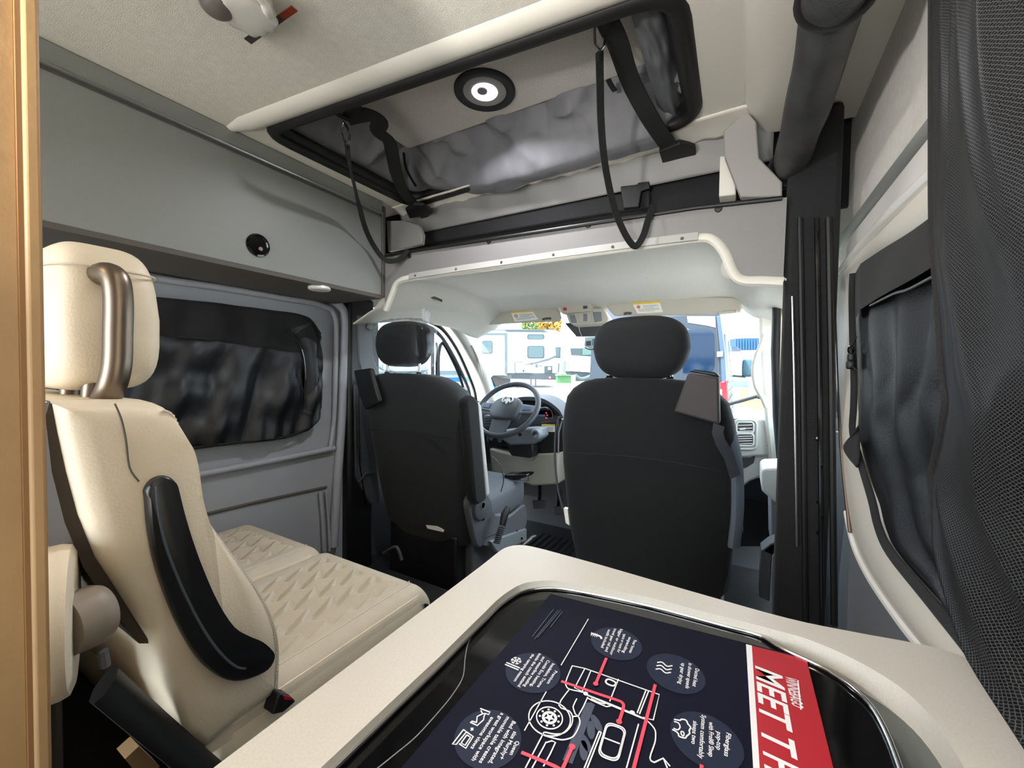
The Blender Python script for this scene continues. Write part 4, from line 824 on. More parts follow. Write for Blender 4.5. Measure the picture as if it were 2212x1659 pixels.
# wrapped lamp on the ceiling ---------------------------------------------------------
wlp = thing('wrapped_lamp', V(-.84, .39, 1.80), 'white ceiling lamp wrapped in plastic film with a strip of dark tape', 'light')
obj('lamp_base', MB().lathe([(.05, .0), (.052, -.010), (.042, -.022), (.0005, -.026)], at(515, 5, Z=1.797), (0, 0, 1), 32), M['moulded'], wlp, smooth=60)
def film(x, y, z):
    n = 1 + .18 * noise.noise(V(x * 3, y * 3, z * 2)) + .05 * noise.noise(V(x * 9, y * 9, z * 6)); return x * n, y * n, z
obj('film', MB().sell(at(526, 14, Z=1.778), .047, .050, .022, .6, .8, 40, 18, film), mat('film_wrap', '#d8d5cc', .25), wlp, smooth=60)
obj('dark_lens', MB().sell(at(468, 6, Z=1.770), .028, .028, .022, .9, 1, 28, 14), mat('lens_grey', '#6d6560', .3), wlp, smooth=80)
obj('film_fold', MB().tube(smoothpath([at(556, -10, Z=1.765), at(574, 14, Z=1.765), at(578, 34, Z=1.77), at(570, 46, Z=1.775)], 5), [.006] * 5 + [.009] * 6 + [.006] * 5, 8), M['paper'], wlp, smooth=80)
obj('tape', MB().prism(ats([(527, 84), (543, 96), (617, 43), (600, 34)], Z=1.775), (0, 0, .002)), mat('tape_dark', '#3c3431', .5), wlp)
obj('tape_end', MB().prism(ats([(600, 34), (617, 43), (643, 25), (629, 13)], Z=1.7745), (0, 0, .002)), M['amber'], wlp)

# ================================================================== RIGHT SIDE SOFT GOODS
rs = thing('rolled_screen', V(.08, .85, 1.66), 'black rolled up door screen tied along the ceiling above the sliding door', 'screen')
ra, rb = V(.105, .35, 1.668), at(1706, 372, Z=1.645)
def roll(u, v):
    p = lerp(ra, rb, u); a = 2 * PI * v
    r = (.042 - .004 * u) * (1 + .08 * noise.noise(V(u * 9, math.cos(a) * 1.5, math.sin(a) * 1.5)) + .05 * math.sin(a * 3 + u * 14)) * (1 - .3 * max(0, (u - .95) / .05))
    return p + V(math.cos(a) * r, 0, math.sin(a) * r)
obj('screen_roll', MB().grid(roll, 90, 30), mat('roll_cloth', '#3a3b3c', .5, var=.35, vscale=14, bump=.4, bscale=300), rs, smooth=180)
obj('roll_end', MB().sell(rb + V(0, .012, 0), .036, .035, .036, .8, 1, 20, 12), M['black_cloth'], rs, smooth=80)
for u in (.42, .965):
    c = lerp(ra, rb, u); obj('tie_band', MB().tube([c + V(math.cos(a) * .041, 0, math.sin(a) * .041) for a in [2 * PI * k / 28 for k in range(28)]], (.0025, .012), 8, loop=True), M['black_rubber'], rs)

la_ = smoothpath([at(1790, -120, X=.12), at(1760, 100, X=.115), at(1722, 330, X=.105), at(1712, 430, X=.10)], 6)
lb_ = smoothpath([at(1965, -120, X=.206), at(1893, 50, X=.206), at(1838, 190, X=.206), at(1788, 320, X=.206), at(1768, 400, X=.206), at(1775, 480, X=.206)], 6)
obj('screen_flap', MB().grid(lambda u, v: along(la_, v).lerp(along(lb_, v), u) + V(0, 0, .008 * math.sin(u * 9)), 10, 30), M['black_cloth'], rs, smooth=180)
SXR = .200
dtop = smoothpath(ats([(1850, 590), (1930, 540), (2014, 492), (2140, 405), (2320, 300)], X=SXR), 4)
dbot = smoothpath(ats([(1850, 600), (1851, 700), (1853, 800), (1858, 880), (1856, 940), (1876, 1020), (1905, 1110), (1925, 1180), (1990, 1262), (2070, 1350), (2140, 1440), (2300, 1640)], X=SXR), 4)
def rshade(u, v):
    a, b = along(dtop, u ** 1.1), along(dbot, .05 + .95 * u)
    p = a.lerp(b, v)
    p.x += -.012 * math.sin(PI * min(1, v * 1.2)) * (.5 + .5 * math.sin(u * 26 + v * 4)) - .008 * noise.noise(V(u * 5, v * 6, 2)) - .006
    return p
ds_ = thing('window_shade', V(.2, .8, .9), 'black cloth blackout cover over the sliding door window on the right', 'shade')
# cover drawn as a sheet from the left edge across to the right
ledge = smoothpath(ats([(1850, 590), (1848, 640), (1850, 740), (1853, 820), (1852, 880), (1850, 935), (1868, 1000), (1893, 1080), (1908, 1140), (1935, 1195), (2020, 1295), (2130, 1425), (2240, 1570)], X=SXR), 4)
redge = smoothpath(ats([(2400, 240), (2400, 700), (2400, 1200), (2400, 1700)], X=SXR), 6)
def rsheet(u, v):
    p = along(ledge, v).lerp(along(redge, v), u)
    p.x += (-.006 * math.sin(u * 30 + v * 6) - .015 * abs(noise.noise(V(u * 5 + v * 2, v * 4, 2)))) * min(1, u * 6) + .004
    return p
obj('cloth', MB().grid(rsheet, 90, 110), M['shade_cloth'], ds_, smooth=180, solid=.002)
obj('top_strip', MB().grid(lambda u, v: along(dtop, u).lerp(along(smoothpath(ats([(1850, 690), (1930, 642), (2014, 600), (2140, 530), (2320, 440)], X=SXR - .006), 4), u), v) + V(-.003 * math.sin(u * 14) * math.sin(PI * v) - .002 - .016 * min(1, u * 5), 0, 0), 60, 12), M['black_cloth'], ds_, smooth=180)
obj('seam', MB().tube(smoothpath(ats([(1880, 660), (1930, 635), (1960, 626), (2014, 598)], X=SXR - .022), 5), .0018, 6), M['seat_plastic'], ds_)
obj('edge_binding', MB().tube([p + V(-.006, 0, 0) for p in ledge], (.004, .007), 8), M['black_cloth'], ds_)
obj('corner_tab', MB().grid(lambda u, v: at(lerp(1856, 1822 + 20 * abs(v - .45), u * math.sin(PI * (.08 + .84 * v))), lerp(918, 1000, v) + 10 * u, X=SXR - .010 - .006 * u), 8, 12), M['black_cloth'], ds_, smooth=180, solid=.003)
cl_ = thing('cord_lock', at(1838, 775, X=.19), 'small black cord lock dangling at the edge of the right window cover', 'clip')
obj('cord', MB().tube(smoothpath(ats([(1850, 728), (1842, 745), (1838, 760), (1842, 790), (1852, 800)], X=.188), 5), .0012, 6), M['black_rubber'], cl_)
obj('lock_body', MB().sell(at(1838, 772, X=.186), .006, .008, .009, .6, .6, 14, 10).sell(at(1837, 788, X=.186), .007, .009, .009, .5, .5, 14, 10), M['black_plastic'], cl_)
obj('lock_ring', MB().tube([at(1838 + 6 * math.cos(a), 756 + 8 * math.sin(a), X=.186) for a in [2 * PI * k / 14 for k in range(14)]], .0016, 6, loop=True), M['black_gloss'], cl_)

# insect screen curtain in the foreground
nm_ = bpy.data.materials.new('screen_mesh'); nm_.use_nodes = True; nt = nm_.node_tree; b_ = nt.nodes['Principled BSDF']
tc = nt.nodes.new('ShaderNodeTexCoord'); uvn = nt.nodes.new('ShaderNodeMapping'); uvn.inputs['Scale'].default_value = (0, 520, 520); uvn.inputs['Rotation'].default_value = (.78, 0, 0)
vo = nt.nodes.new('ShaderNodeTexVoronoi'); vo.voronoi_dimensions = '3D'; vo.feature = 'DISTANCE_TO_EDGE'; vo.inputs['Randomness'].default_value = .25; vo.inputs['Scale'].default_value = 1
rp = nt.nodes.new('ShaderNodeValToRGB'); rp.color_ramp.elements[0].position = .04; rp.color_ramp.elements[1].position = .13
rp.color_ramp.elements[0].color = (.060, .063, .066, 1); rp.color_ramp.elements[1].color = (.0012, .0012, .0015, 1)
nt.links.new(tc.outputs['Object'], uvn.inputs[0]); nt.links.new(uvn.outputs[0], vo.inputs['Vector']); nt.links.new(vo.outputs['Distance'], rp.inputs[0]); nt.links.new(rp.outputs[0], b_.inputs['Base Color'])
b_.inputs['Roughness'].default_value = .45; b_.inputs['Specular IOR Level'].default_value = .15
SX2 = .165
cle = smoothpath(ats([(2015, -160), (2014, 0), (2014, 240), (2015, 480), (2022, 590), (2030, 680), (2036, 800), (2044, 870), (2028, 960), (2012, 1040), (2030, 1130), (2075, 1260), (2130, 1400), (2220, 1545), (2300, 1660)], X=SX2), 4)
cre = smoothpath(ats([(2600, -600), (2600, 300), (2600, 1100), (2600, 2000)], X=SX2), 8)
def curtain(u, v):
    p = along(cle, v).lerp(along(cre, v), u)
    f = .012 * math.sin(u * 9 - .6 + v * 3) * min(1, u * 8) + (.050 * abs(noise.noise(V(u * 5 - v * 2.6, v * 2.4, 5))) - .012) * min(1, u * 6)
    p.x += -.012 * min(1, u * 8) + f * .7
    return p
sk = thing('insect_screen', V(.165, .35, .7), 'black mesh insect screen hanging in the right foreground', 'screen')
obj('mesh_cloth', MB().grid(curtain, 110, 150), nm_, sk, smooth=180)
obj('screen_hem', MB().tube([p + V(-.001, 0, 0) for p in cle], (.0012, .003), 6), M['black_cloth'], sk)

# ================================================================== GALLEY COUNTER
KZ = .845
def kz(pts, z=KZ): return ats(pts, Z=z)
outp = kz([(300, 1780), (560, 1584), (800, 1403), (1000, 1252), (1050, 1214)]) + smoothpath(kz([(1072, 1196), (1090, 1184), (1112, 1178), (1140, 1179), (1180, 1188)]), 4) + smoothpath(kz([(1300, 1221), (1500, 1279), (1700, 1335), (1850, 1366), (1960, 1386), (2040, 1404), (2100, 1428), (2160, 1472), (2215, 1530), (2270, 1610), (2320, 1720)]), 4)
lx = outp[0].x
outp = [p for p in outp] + [V(outp[-1].x, -.10, KZ), V(lx, -.10, KZ)]
inp = kz([(560, 1780), (700, 1652), (860, 1502), (947, 1421), (1020, 1349)]) + smoothpath(kz([(1048, 1322), (1072, 1298), (1096, 1279), (1126, 1262), (1160, 1255), (1200, 1254), (1260, 1262)]), 3) + smoothpath(kz([(1400, 1290), (1560, 1331), (1680, 1362), (1751, 1383), (1839, 1421), (1937, 1479), (2010, 1547), (2083, 1659), (2130, 1780)]), 4)
inp = inp + [V(inp[-1].x, .02, KZ), V(inp[0].x, .02, KZ)]
kc = thing('galley_counter', V(-.05, .3, 0), 'beige galley countertop with a rounded front corner and recessed black glass', 'counter')
ct = obj('worktop', plate_hole(outp, inp, -.03), M['counter'], kc, smooth=30)
obj('edge_band', MB().tube([p + V(0, 0, -.014) for p in outp[:-2]], (.0135, .0022), 8), M['counter_edge'], ct)
cabp = [V(p.x * 1 + (.02 if p.x < 0 else -.03), p.y - .03, 0) for p in outp]
obj('cabinet_carcass', MB().prism([V(outp[0].x + .03, -.09, 0), V(.14, -.09, 0), V(.14, .50, 0), V(-.20, .50, 0), V(outp[0].x + .03, .46, 0)], (0, 0, .81)), M['laminate'], kc, bevel=.01)
rim = kz([(560, 1780), (700, 1652), (860, 1502), (947, 1421), (1020, 1349), (1048, 1322), (1072, 1298), (1096, 1279), (1126, 1262), (1160, 1255), (1200, 1254), (1260, 1262), (1400, 1290), (1560, 1331), (1640, 1352), (1690, 1380), (1790, 1426), (1868, 1484), (1912, 1547), (1956, 1659), (1990, 1780)])
gl = thing('glass_cover', V(-.05, .35, .83), 'glossy black glass cover with a steel rim let into the countertop', 'cover')
rim_s = smoothpath(rim, 4)
glz = .832
gpts = [V(p.x, p.y, 0) for p in rim_s] + [V(rim_s[-1].x, .03, 0), V(rim_s[0].x, .03, 0)]
obj('glass', MB().prism([p + V(0, 0, glz - .008) for p in gpts], (0, 0, .008)), M['black_gloss'], gl, smooth=0)
obj('steel_rim', MB().tube([p + V(0, 0, -.0105) for p in rim_s], (.0022, .0022), 10), M['chrome'], gl, smooth=80)
obj('recess_wall', MB().prism([V(p.x, p.y, .80) for p in inp], (0, 0, .018)), mat('recess_grey', '#5c605e', .35), kc, smooth=0)
obj('etched_line', MB().ribbon(smoothpath(kz([(1028, 1362), (1012, 1388), (1005, 1420), (1000, 1462), (978, 1500), (950, 1535), (900, 1590), (850, 1632), (790, 1680)], glz), 5), .0009, .0004, (0, 0, 1)), M['dash_grey'], gl)

# ================================================================== PLACARD
PZ = .8335
plc = thing('placard', at(1300, 1500, Z=PZ), 'dark navy printed placard with a red band, van line drawing and round captions', 'placard')
navy = mat('print_navy', '#0b0c20', .7, var=.12, vscale=30, spec=.15)
def flat(name, pts, z, m, par=plc, th=.0003): return obj(name, MB().prism(kz(pts, z), (0, 0, th)), m, par, smooth=0)
board = [(1190, 1285), (1742, 1425), (1800, 1659), (1826, 1765), (780, 1765), (870, 1659)]
obj('card', MB().prism(kz(board, PZ - .0015), (0, 0, .0015)), navy, plc, smooth=0)
L1, L2, L3 = PZ + .0002, PZ + .0008, PZ + .0012
white = mat('print_white', '#e6e6e8', .5)
flat('white_band', [(1611.5, 1392), (1624, 1395), (1641, 1659), (1648, 1765), (1632, 1765), (1627, 1659)], L1, white)
flat('red_band', [(1624, 1395), (1742, 1425), (1800, 1659), (1826, 1765), (1648, 1765), (1641, 1659)], L1, M['red'])
cirm = mat('print_circle', '#20263a', .6, var=.1, vscale=60, spec=.2)
for c, e in (((1331, 1389), 61), ((1151, 1451), 66), ((1459, 1453), 69), ((1054, 1593), 79.5), ((1525, 1597), 80)):
    a, b2 = at(c[0] - e, c[1], Z=L1), at(c[0] + e, c[1], Z=L1); ce_ = at(*c, Z=L1)
    r = .0262
    obj('caption_circle', MB().prism([ce_ + V(r * math.cos(h), r * math.sin(h), 0) for h in [2 * PI * k / 48 for k in range(48)]], (0, 0, .0002)), cirm, plc, smooth=0)

# lettering ------------------------------------------------------------------------
TXT = []          # (text, start, end, cap height, shear, white/par)
def small(c0, sc_, org, items, h):
    for t, a, b in items:
        TXT.append((t, (org[0] + a[0] / sc_, org[1] + a[1] / sc_), (org[0] + b[0] / sc_, org[1] + b[1] / sc_), h, 0, True))
small(0, 6.9125, (1080, 1270), [('Premium', (838, 1240), (715, 1430)), ('Insulation, Truma', (800, 1130), (570, 1485)), ('Combi Eco heating,', (725, 1082), (465, 1475)),
      ('and waterline routing', (660, 1030), (365, 1475)), ('inside the coach extend', (600, 980), (280, 1475)), ('the camping season', (500, 990), (220, 1395))], .0030)
small(0, 6.9125, (1080, 1270), [('Rear boxes', (2020, 780), (1945, 970)), ('expanding', (1945, 735), (1845, 970)), ('space or room for', (1865, 690), (1765, 965)),
      ('bigger or outdoor', (1815, 615), (1655, 1000)), ('travel gear rail and', (1725, 608), (1585, 950)), ('outfit included', (1635, 622), (1525, 892))], .0030)
small(0, 7.9, (1280, 1330), [('Ducted heat', (1785, 905), (1735, 1210)), ('in shower speeds', (1670, 812), (1615, 1242)), ('up gear drying', (1550, 812), (1490, 1165))], .0034)
small(0, 6.9125, (960, 1500), [('Queen', (1095, 700), (995, 905)), ('size Murphy+', (1060, 558), (845, 965)), ('Bed with integrated,', (1040, 402), (675, 1035)), ('movable table creates', (955, 338), (535, 1025)),
      ('a great workspace with', (870, 282), (425, 990)), ('awesome views', (720, 342), (410, 812))], .0032)
small(0, 5.267, (1380, 1440), [('Fiberglass', (1020, 758), (995, 1022)), ('pop-top', (912, 745), (908, 950)), ('with Froli\u00ae Sleep', (822, 632), (820, 1027)), ('System comfortably', (738, 552), (705, 1047)), ('sleeps two', (642, 622), (620, 882))], .0034)
TXT.append(('MEET T', (1660, 1446), (1685, 1628), .0215, .18, False))
TXT.append(('HE', (1686, 1636), (1698, 1720), .0215, .18, False))
TXT.append(('WINNEBAGO', (1708, 1464), (1724, 1528), .0085, .15, False))
tmp = []
for t, a, b, h, sh, sm in TXT:
    cu = bpy.data.curves.new('caption', 'FONT'); cu.body = t; cu.size = 1; cu.shear = sh; cu.resolution_u = 2; cu.offset = .018
    o = bpy.data.objects.new('tmp_text', cu); C.objects.link(o); tmp.append(o)
dg = bpy.context.evaluated_depsgraph_get()
for o, (t, a, b, h, sh, sm) in zip(tmp, TXT):
    me = bpy.data.meshes.new_from_object(o.evaluated_get(dg))
    vs = [v.co.copy() for v in me.vertices]; fs = [tuple(p.vertices) for p in me.polygons]
    x0, x1 = min(v.x for v in vs), max(v.x for v in vs)
    P0, P1 = at(*a, Z=L2), at(*b, Z=L2); ex = (P1 - P0); Lw = ex.length; ex.normalize(); ey = V(-ex.y, ex.x, 0)
    cap = .69 if not sm else .60
    m_ = MB().add([P0 + ex * ((v.x - x0) / (x1 - x0) * Lw) + ey * ((v.y - cap / 2) / .69 * h) for v in vs], fs)
    obj('lettering' if not sm else 'caption', m_, white, plc, smooth=0)
    bpy.data.objects.remove(o)
flat('wordmark_underline', [(1722, 1470), (1725, 1470), (1732, 1533), (1728.5, 1533)], L2, white)

# line drawing -----------------------------------------------------------------------
def c5(p): return (860 + p[0] / 3.456, 1250 + p[1] / 3.456)
def line(name, pts, wd=.0010, m=white, z=L2, conv=c5, n=1, par=plc):
    P_ = [at(*conv(p), Z=z) for p in pts]
    if n > 1: P_ = smoothpath(P_, n)
    return obj(name, MB().ribbon(P_, wd, .0003, (0, 0, 1)), m, par, smooth=0)
idt = lambda p: p
for pts, n in (([(1300, 650), (1262, 740), (1252, 775), (1255, 800), (1280, 825), (1390, 850), (1425, 872), (1600, 942), (1760, 1010), (1835, 1045), (1885, 1085), (1918, 1130), (1922, 1180), (1915, 1230), (1880, 1340), (1912, 1372)], 3),
               ([(1300, 650), (1395, 670), (1950, 865), (1905, 1055), (1825, 1035)], 1), ([(1395, 670), (1318, 815), (1390, 850)], 1), ([(1440, 685), (1375, 842)], 1), ([(1645, 750), (1580, 915)], 1),
               ([(1872, 835), (1802, 1010)], 1), ([(1852, 828), (1785, 1002)], 1), ([(1410, 885), (1440, 905), (1530, 945), (1560, 955), (1600, 945)], 3), ([(1440, 895), (1490, 920), (1545, 935)], 2),
               ([(1275, 830), (1200, 945), (1280, 990), (1303, 1040), (1290, 1100), (1240, 1150), (1170, 1160), (1095, 1145)], 3), ([(1415, 885), (1345, 1025), (1310, 975), (1310, 945), (1335, 895)], 2),
               ([(1300, 1030), (1345, 1025)], 1), ([(1345, 1025), (1357, 1080), (1315, 1170), (1260, 1198), (1200, 1200), (1090, 1170)], 4), ([(1090, 1145), (950, 1414)], 1),
               ([(1000, 1414), (1095, 1240), (1110, 1222), (1175, 1222), (1085, 1400)], 2), ([(1500, 1140), (1390, 1414)], 1), ([(1517, 1148), (1412, 1414)], 1), ([(1500, 1140), (1517, 1148)], 1),
               ([(1795, 1085), (1705, 1414)], 1), ([(1912, 1372), (1980, 1340), (2030, 1400)], 1), ([(1980, 1340), (2010, 1414)], 1), ([(1400, 865), (1600, 950), (1830, 1045)], 1)):
    line('van_outline', pts, n=n)
for r1, wd in ((.0172, .0010), (.0107, .0010), (.0052, .0022)):
    ce_ = at(*c5((1130, 1037)), Z=L2)
    obj('wheel_ring', MB().ribbon([ce_ + V(r1 * math.cos(h), r1 * math.sin(h), 0) for h in [2 * PI * k / 40 for k in range(41)]], wd, .0003, (0, 0, 1)), white, plc, smooth=0)
mb = MB(); ce_ = at(*c5((1130, 1037)), Z=L2)
for k in range(9):
    c = ce_ + V(.0080 * math.cos(2 * PI * k / 9), .0080 * math.sin(2 * PI * k / 9), 0)
    mb.prism([c + V(.0010 * math.cos(h), .0010 * math.sin(h), 0) for h in [2 * PI * i / 8 for i in range(8)]], (0, 0, .0002))
obj('wheel_bolts', mb, white, plc, smooth=0)
star = [ce_ + V((.0045 if k % 2 == 0 else .002) * math.cos(PI * k / 5), (.0045 if k % 2 == 0 else .002) * math.sin(PI * k / 5), 0) for k in range(10)]
obj('wheel_star', MB().prism(star, (0, 0, .0002)), white, plc, smooth=0)
def rq(cs, ins):
    q = [at(*c5(p), Z=L2) for p in cs]; c = sum(q, V(0, 0, 0)) / 4; return roundpoly([p.lerp(c, ins) for p in q], .006)
for ins in (0, .10):
    q = rq([(1560, 1068), (1705, 1118), (1640, 1372), (1488, 1315)], ins); obj('van_window', MB().ribbon(q + [q[0]], .0010, .0003, (0, 0, 1)), white, plc, smooth=0)
line('window_bar', [(1540, 1188), (1655, 1232)]); 
q = [at(*c5(p), Z=L2) for p in ((1550, 765), (1570, 750), (1615, 768), (1625, 785), (1605, 800), (1562, 785))]; obj('roof_vent', MB().ribbon(smoothpath(q, 3, loop=True) + [q[0]], .0016, .0003, (0, 0, 1)), white, plc, smooth=0)
for p in ((1400, 858), (1748, 1000)): 
    ce2 = at(*c5(p), Z=L3); obj('hinge_mark', MB().prism([ce2 + V(.0022 * math.cos(h), .0022 * math.sin(h), 0) for h in [2 * PI * i / 10 for i in range(10)]], (0, 0, .0002)), white, plc, smooth=0)
grey_ = mat('print_grey', '#3a4154', .5)
flat('table_bar', [c5(p) for p in ((1402, 930), (1440, 925), (1470, 945), (1300, 1385), (1228, 1355))], L1, grey_)
for p, an in (((1480, 1078), .3), ((1440, 1130), .7), ((1400, 1228), .3), ((1385, 1282), .7)):
    ce2 = at(*c5(p), Z=L1); u_ = V(math.cos(-.5 - an), math.sin(-.5 - an), 0); v_ = V(-u_.y, u_.x, 0)
    obj('chair_mark', MB().prism([ce2 + u_ * (.0085 * math.cos(h)) + v_ * (.0032 * math.sin(h)) for h in [2 * PI * i / 20 for i in range(20)]], (0, 0, .0002)), grey_, plc, smooth=0)
for a, b2 in (((1271, 1337), (1212, 1437)), ((1180, 1494), (1133, 1578))): line('white_rule', [a, b2], .0009, conv=idt)
for a, b2 in (((1196, 1316), (1150, 1375)), ((1206, 1318), (1154, 1381)), ((1211, 1318), (1161, 1377)), ((1215, 1321), (1189, 1355))): line('fine_print_line', [a, b2], .0008, grey_, conv=idt)
redl = mat('print_coral', '#e0465c', .5)
for pts, e in (([(1555, 592), (1475, 785)], 1), ([(1218, 765), (1500, 862), (1640, 908), (1675, 928), (1682, 960), (1650, 1068)], 1), ([(1920, 790), (1755, 1430)], 0), ([(920, 1296), (1170, 1400), (1210, 1430), (1230, 1414), (1300, 1255)], 1)):
    line('callout_line', pts, .0026, redl, L3, n=3 if len(pts) > 2 else 1)
    if e:
        ce2 = at(*c5(pts[-1]), Z=L3); obj('callout_dot', MB().prism([ce2 + V(.0024 * math.cos(h), .0024 * math.sin(h), 0) for h in [2 * PI * i / 14 for i in range(14)]], (0, 0, .0003)), redl, plc, smooth=0)
line('callout_line', [(1516, 1652), (1512, 1700)], .0026, redl, L3, conv=idt)
# icons
ce2 = at(1115, 1427, Z=L2); mb = MB()
for k in range(6):
    d = V(math.cos(PI * k / 3 + .2), math.sin(PI * k / 3 + .2), 0); e = V(-d.y, d.x, 0)
    mb.ribbon([ce2, ce2 + d * .0052], .0010, .0003, (0, 0, 1))
    for s in (-1, 1): mb.ribbon([ce2 + d * .003, ce2 + d * .0046 + e * s * .0016], .0008, .0003, (0, 0, 1))
obj('snowflake_icon', mb, white, plc, smooth=0)
for a, b2 in (((1094, 1431), (1123, 1443)), ((1091, 1435), (1120, 1447))): line('insulation_icon', [a, b2], .0012, conv=idt)
for k in range(3):
    line('heat_wave_icon', [(1280 + (x - 13 * k) / 7.9, 1330 + (y + 57 * k) / 7.9) for x, y in ((1105, 800), (1165, 790), (1205, 806), (1250, 848), (1290, 864), (1362, 852))], .0012, conv=idt, n=3)
c3 = lambda p: (960 + p[0] / 6.9125, 1500 + p[1] / 6.9125)
for pts in ([(535, 210), (682, 265), (660, 300), (615, 285), (590, 330), (585, 380), (490, 465), (385, 415), (410, 400), (480, 420)], [(545, 240), (570, 290), (615, 285)], [(570, 290), (490, 330), (480, 420)], [(395, 500), (430, 535)], [(430, 500), (395, 540)],
            [(285, 525), (120, 745), (180, 745), (215, 700), (330, 560), (285, 525)], [(330, 560), (430, 630), (320, 805), (220, 735)], [(335, 605), (390, 640), (310, 760), (250, 725), (335, 605)]):
    line('table_and_bed_icon', pts, .0010, conv=c3)
c4 = lambda p: (1380 + p[0] / 5.267, 1440 + p[1] / 5.267)
line('sheep_icon', [(400, 600), (470, 612), (480, 600), (520, 602), (545, 620), (560, 655), (590, 690), (572, 730), (580, 760), (545, 790), (530, 812), (490, 805), (455, 790), (450, 765), (420, 735), (380, 715)], .0011, conv=c4, n=2)
line('sheep_icon', [(400, 625), (450, 640), (470, 690), (440, 720), (395, 700)], .0010, conv=c4, n=2)
line('sheep_icon', [(480, 740), (505, 740), (515, 770), (500, 790), (482, 765), (480, 740)], .0010, conv=c4, n=2)
line('faucet_icon', [(1277, 1368), (1293, 1373), (1298, 1376), (1299, 1380)], .0022, conv=idt, n=2)
for k in range(4): line('faucet_icon', [(1278 + 4 * k, 1366 + k), (1277 + 4 * k, 1373 + k)], .0008, conv=idt)

# ================================================================== OUTSIDE
def gz(y): return -.55 + max(0, y - 3) * .042
struct('ground', MB().grid(lambda u, v: V(lerp(-60, 30, u), lerp(-40, 75, v), gz(lerp(-40, 75, v))), 4, 30), mat('gravel_lot', '#a09b94', .95, var=.2, vscale=1.5))
ex_white = mat('trailer_white', '#d3d6d6', .5); ex_grey = mat('trailer_grey', '#454e51', .5); ex_win = mat('trailer_window', '#2a3638', .3); ex_skirt = mat('trailer_skirt', '#333c40', .6)
fwd2 = ray(1106, 800); fwd2.z = 0; fwd2.normalize()
def ex(name, px, d, th, m, par, **k): return obj(name, MB().prism([atd(p[0], p[1], d) for p in px], fwd2 * th), m, par, **k)
t1 = thing('travel_trailer', atd(1100, 830, 24), 'long white travel trailer with grey slide-out trim, seen ahead through the windscreen', 'trailer')
ex('body', [(1010, 712), (1028, 710), (1198, 712), (1208, 720), (1214, 760), (1206, 806), (1010, 806)], 24, 2.4, ex_white, t1)
ex('roof_rail', [(1040, 712), (1200, 711), (1200, 713), (1040, 714)], 23.95, .1, ex_grey, t1)
ex('awning', [(1092, 714), (1170, 713), (1185, 717), (1092, 716)], 23.8, .3, ex_skirt, t1)
so1 = ex('slide_out', [(1018, 723), (1094, 722), (1094, 810), (1018, 810)], 23.4, .6, ex_white, t1)
ex('slide_trim', [(1041, 719), (1096, 719), (1096, 812), (1090, 812), (1090, 724), (1041, 724)], 23.3, .2, ex_grey, so1)
ex('skirt', [(1060, 806), (1204, 806), (1202, 821), (1090, 818), (1068, 812)], 23.9, 2.2, ex_skirt, t1)
for nm, px in (('window', rr(1041, 1064, 736, 764, 4)), ('window', rr(1139, 1176, 747, 774, 4)), ('window', rr(1139, 1176, 722, 733, 4)), ('window', [(1200, 750), (1211, 750), (1210, 773), (1201, 773)])):
    d = 23.3 if px[0][0] < 1070 else 23.9
    w_ = ex(nm, px, d, .1, ex_win, t1)
    ex('pane', [(lerp(p[0], sum(q[0] for q in px) / len(px), .12), lerp(p[1], sum(q[1] for q in px) / len(px), .12)) for p in px], d - .03, .05, mat('pane_tint', '#3a4c4e', .1), w_)
ex('swoosh', [(1125, 789), (1150, 784), (1185, 774), (1200, 767), (1200, 772), (1185, 779), (1150, 787)], 23.9, .08, ex_grey, t1)
obj('hatch_outline', MB().tube([atd(x, y, 23.88) for x, y in rr(1112.5, 1149, 782, 806, 3)], .022, 6, loop=True), ex_grey, t1)
ex('hatch_lock', [(1129, 799), (1133, 799), (1133, 803), (1129, 803)], 23.85, .05, ex_skirt, t1)
ex('outlet', [(1157, 787), (1162, 787), (1162, 794), (1157, 794)], 23.88, .05, ex_grey, t1)
ex('outlet', [(1166, 789), (1170, 789), (1170, 792), (1166, 792)], 23.88, .05, ex_grey, t1)
ex('vent_box', [(1176, 791), (1193, 790), (1193, 806), (1176, 806)], 23.88, .05, ex_skirt, t1)
ex('vent_label', [(1184, 793), (1190, 793), (1190, 799), (1184, 799)], 23.84, .05, M['paper'], t1)
obj('ladder', MB().tube([atd(1218, 805, 23.6), atd(1220, 745, 23.6), atd(1224, 738, 23.6), atd(1232, 737, 23.6)], .05, 6).tube([atd(1206, 805, 23.6), atd(1207, 785, 23.6)], .05, 6).tube([atd(1212, 805, 23.6), atd(1213, 785, 23.6)], .05, 6), ex_grey, t1)
obj('marker_lamp', MB().sell(atd(1188, 816, 23.8), .08, .05, .07, 1, 1, 12, 8), mat('lamp_pink', '#d85a70', .4), t1)
for x in (1072, 1090): obj('wheel', MB().lathe([(.1, 0), (.36, 0), (.36, .22), (.1, .22)], atd(x, 822, 24), fwd2, 20), M['black_rubber'], t1)
for x in (1147, 1157): obj('stabiliser_leg', MB().tube([atd(x, 818, 24), atd(x, 834, 24)], .035, 6), ex_skirt, t1)
t2 = thing('white_truck', atd(1265, 820, 22), 'white camper with a wide tinted window, partly behind the passenger seat', 'vehicle')
ex('body', [(1226, 746), (1230, 728), (1270, 722), (1345, 722), (1345, 808), (1300, 806), (1226, 801)], 21, 2.2, ex_white, t2)
w_ = ex('window', [(1232, 752), (1281, 752), (1281, 766), (1277, 770), (1234, 767)], 20.9, .1, ex_win, t2)
ex('pane', [(1258, 753), (1280, 753), (1280, 766), (1258, 767)], 20.85, .04, mat('pane_green', '#3d574f', .1), w_)
ex('chassis', [(1230, 801), (1300, 806), (1345, 808), (1345, 822), (1240, 824)], 21.1, 1.8, ex_skirt, t2)
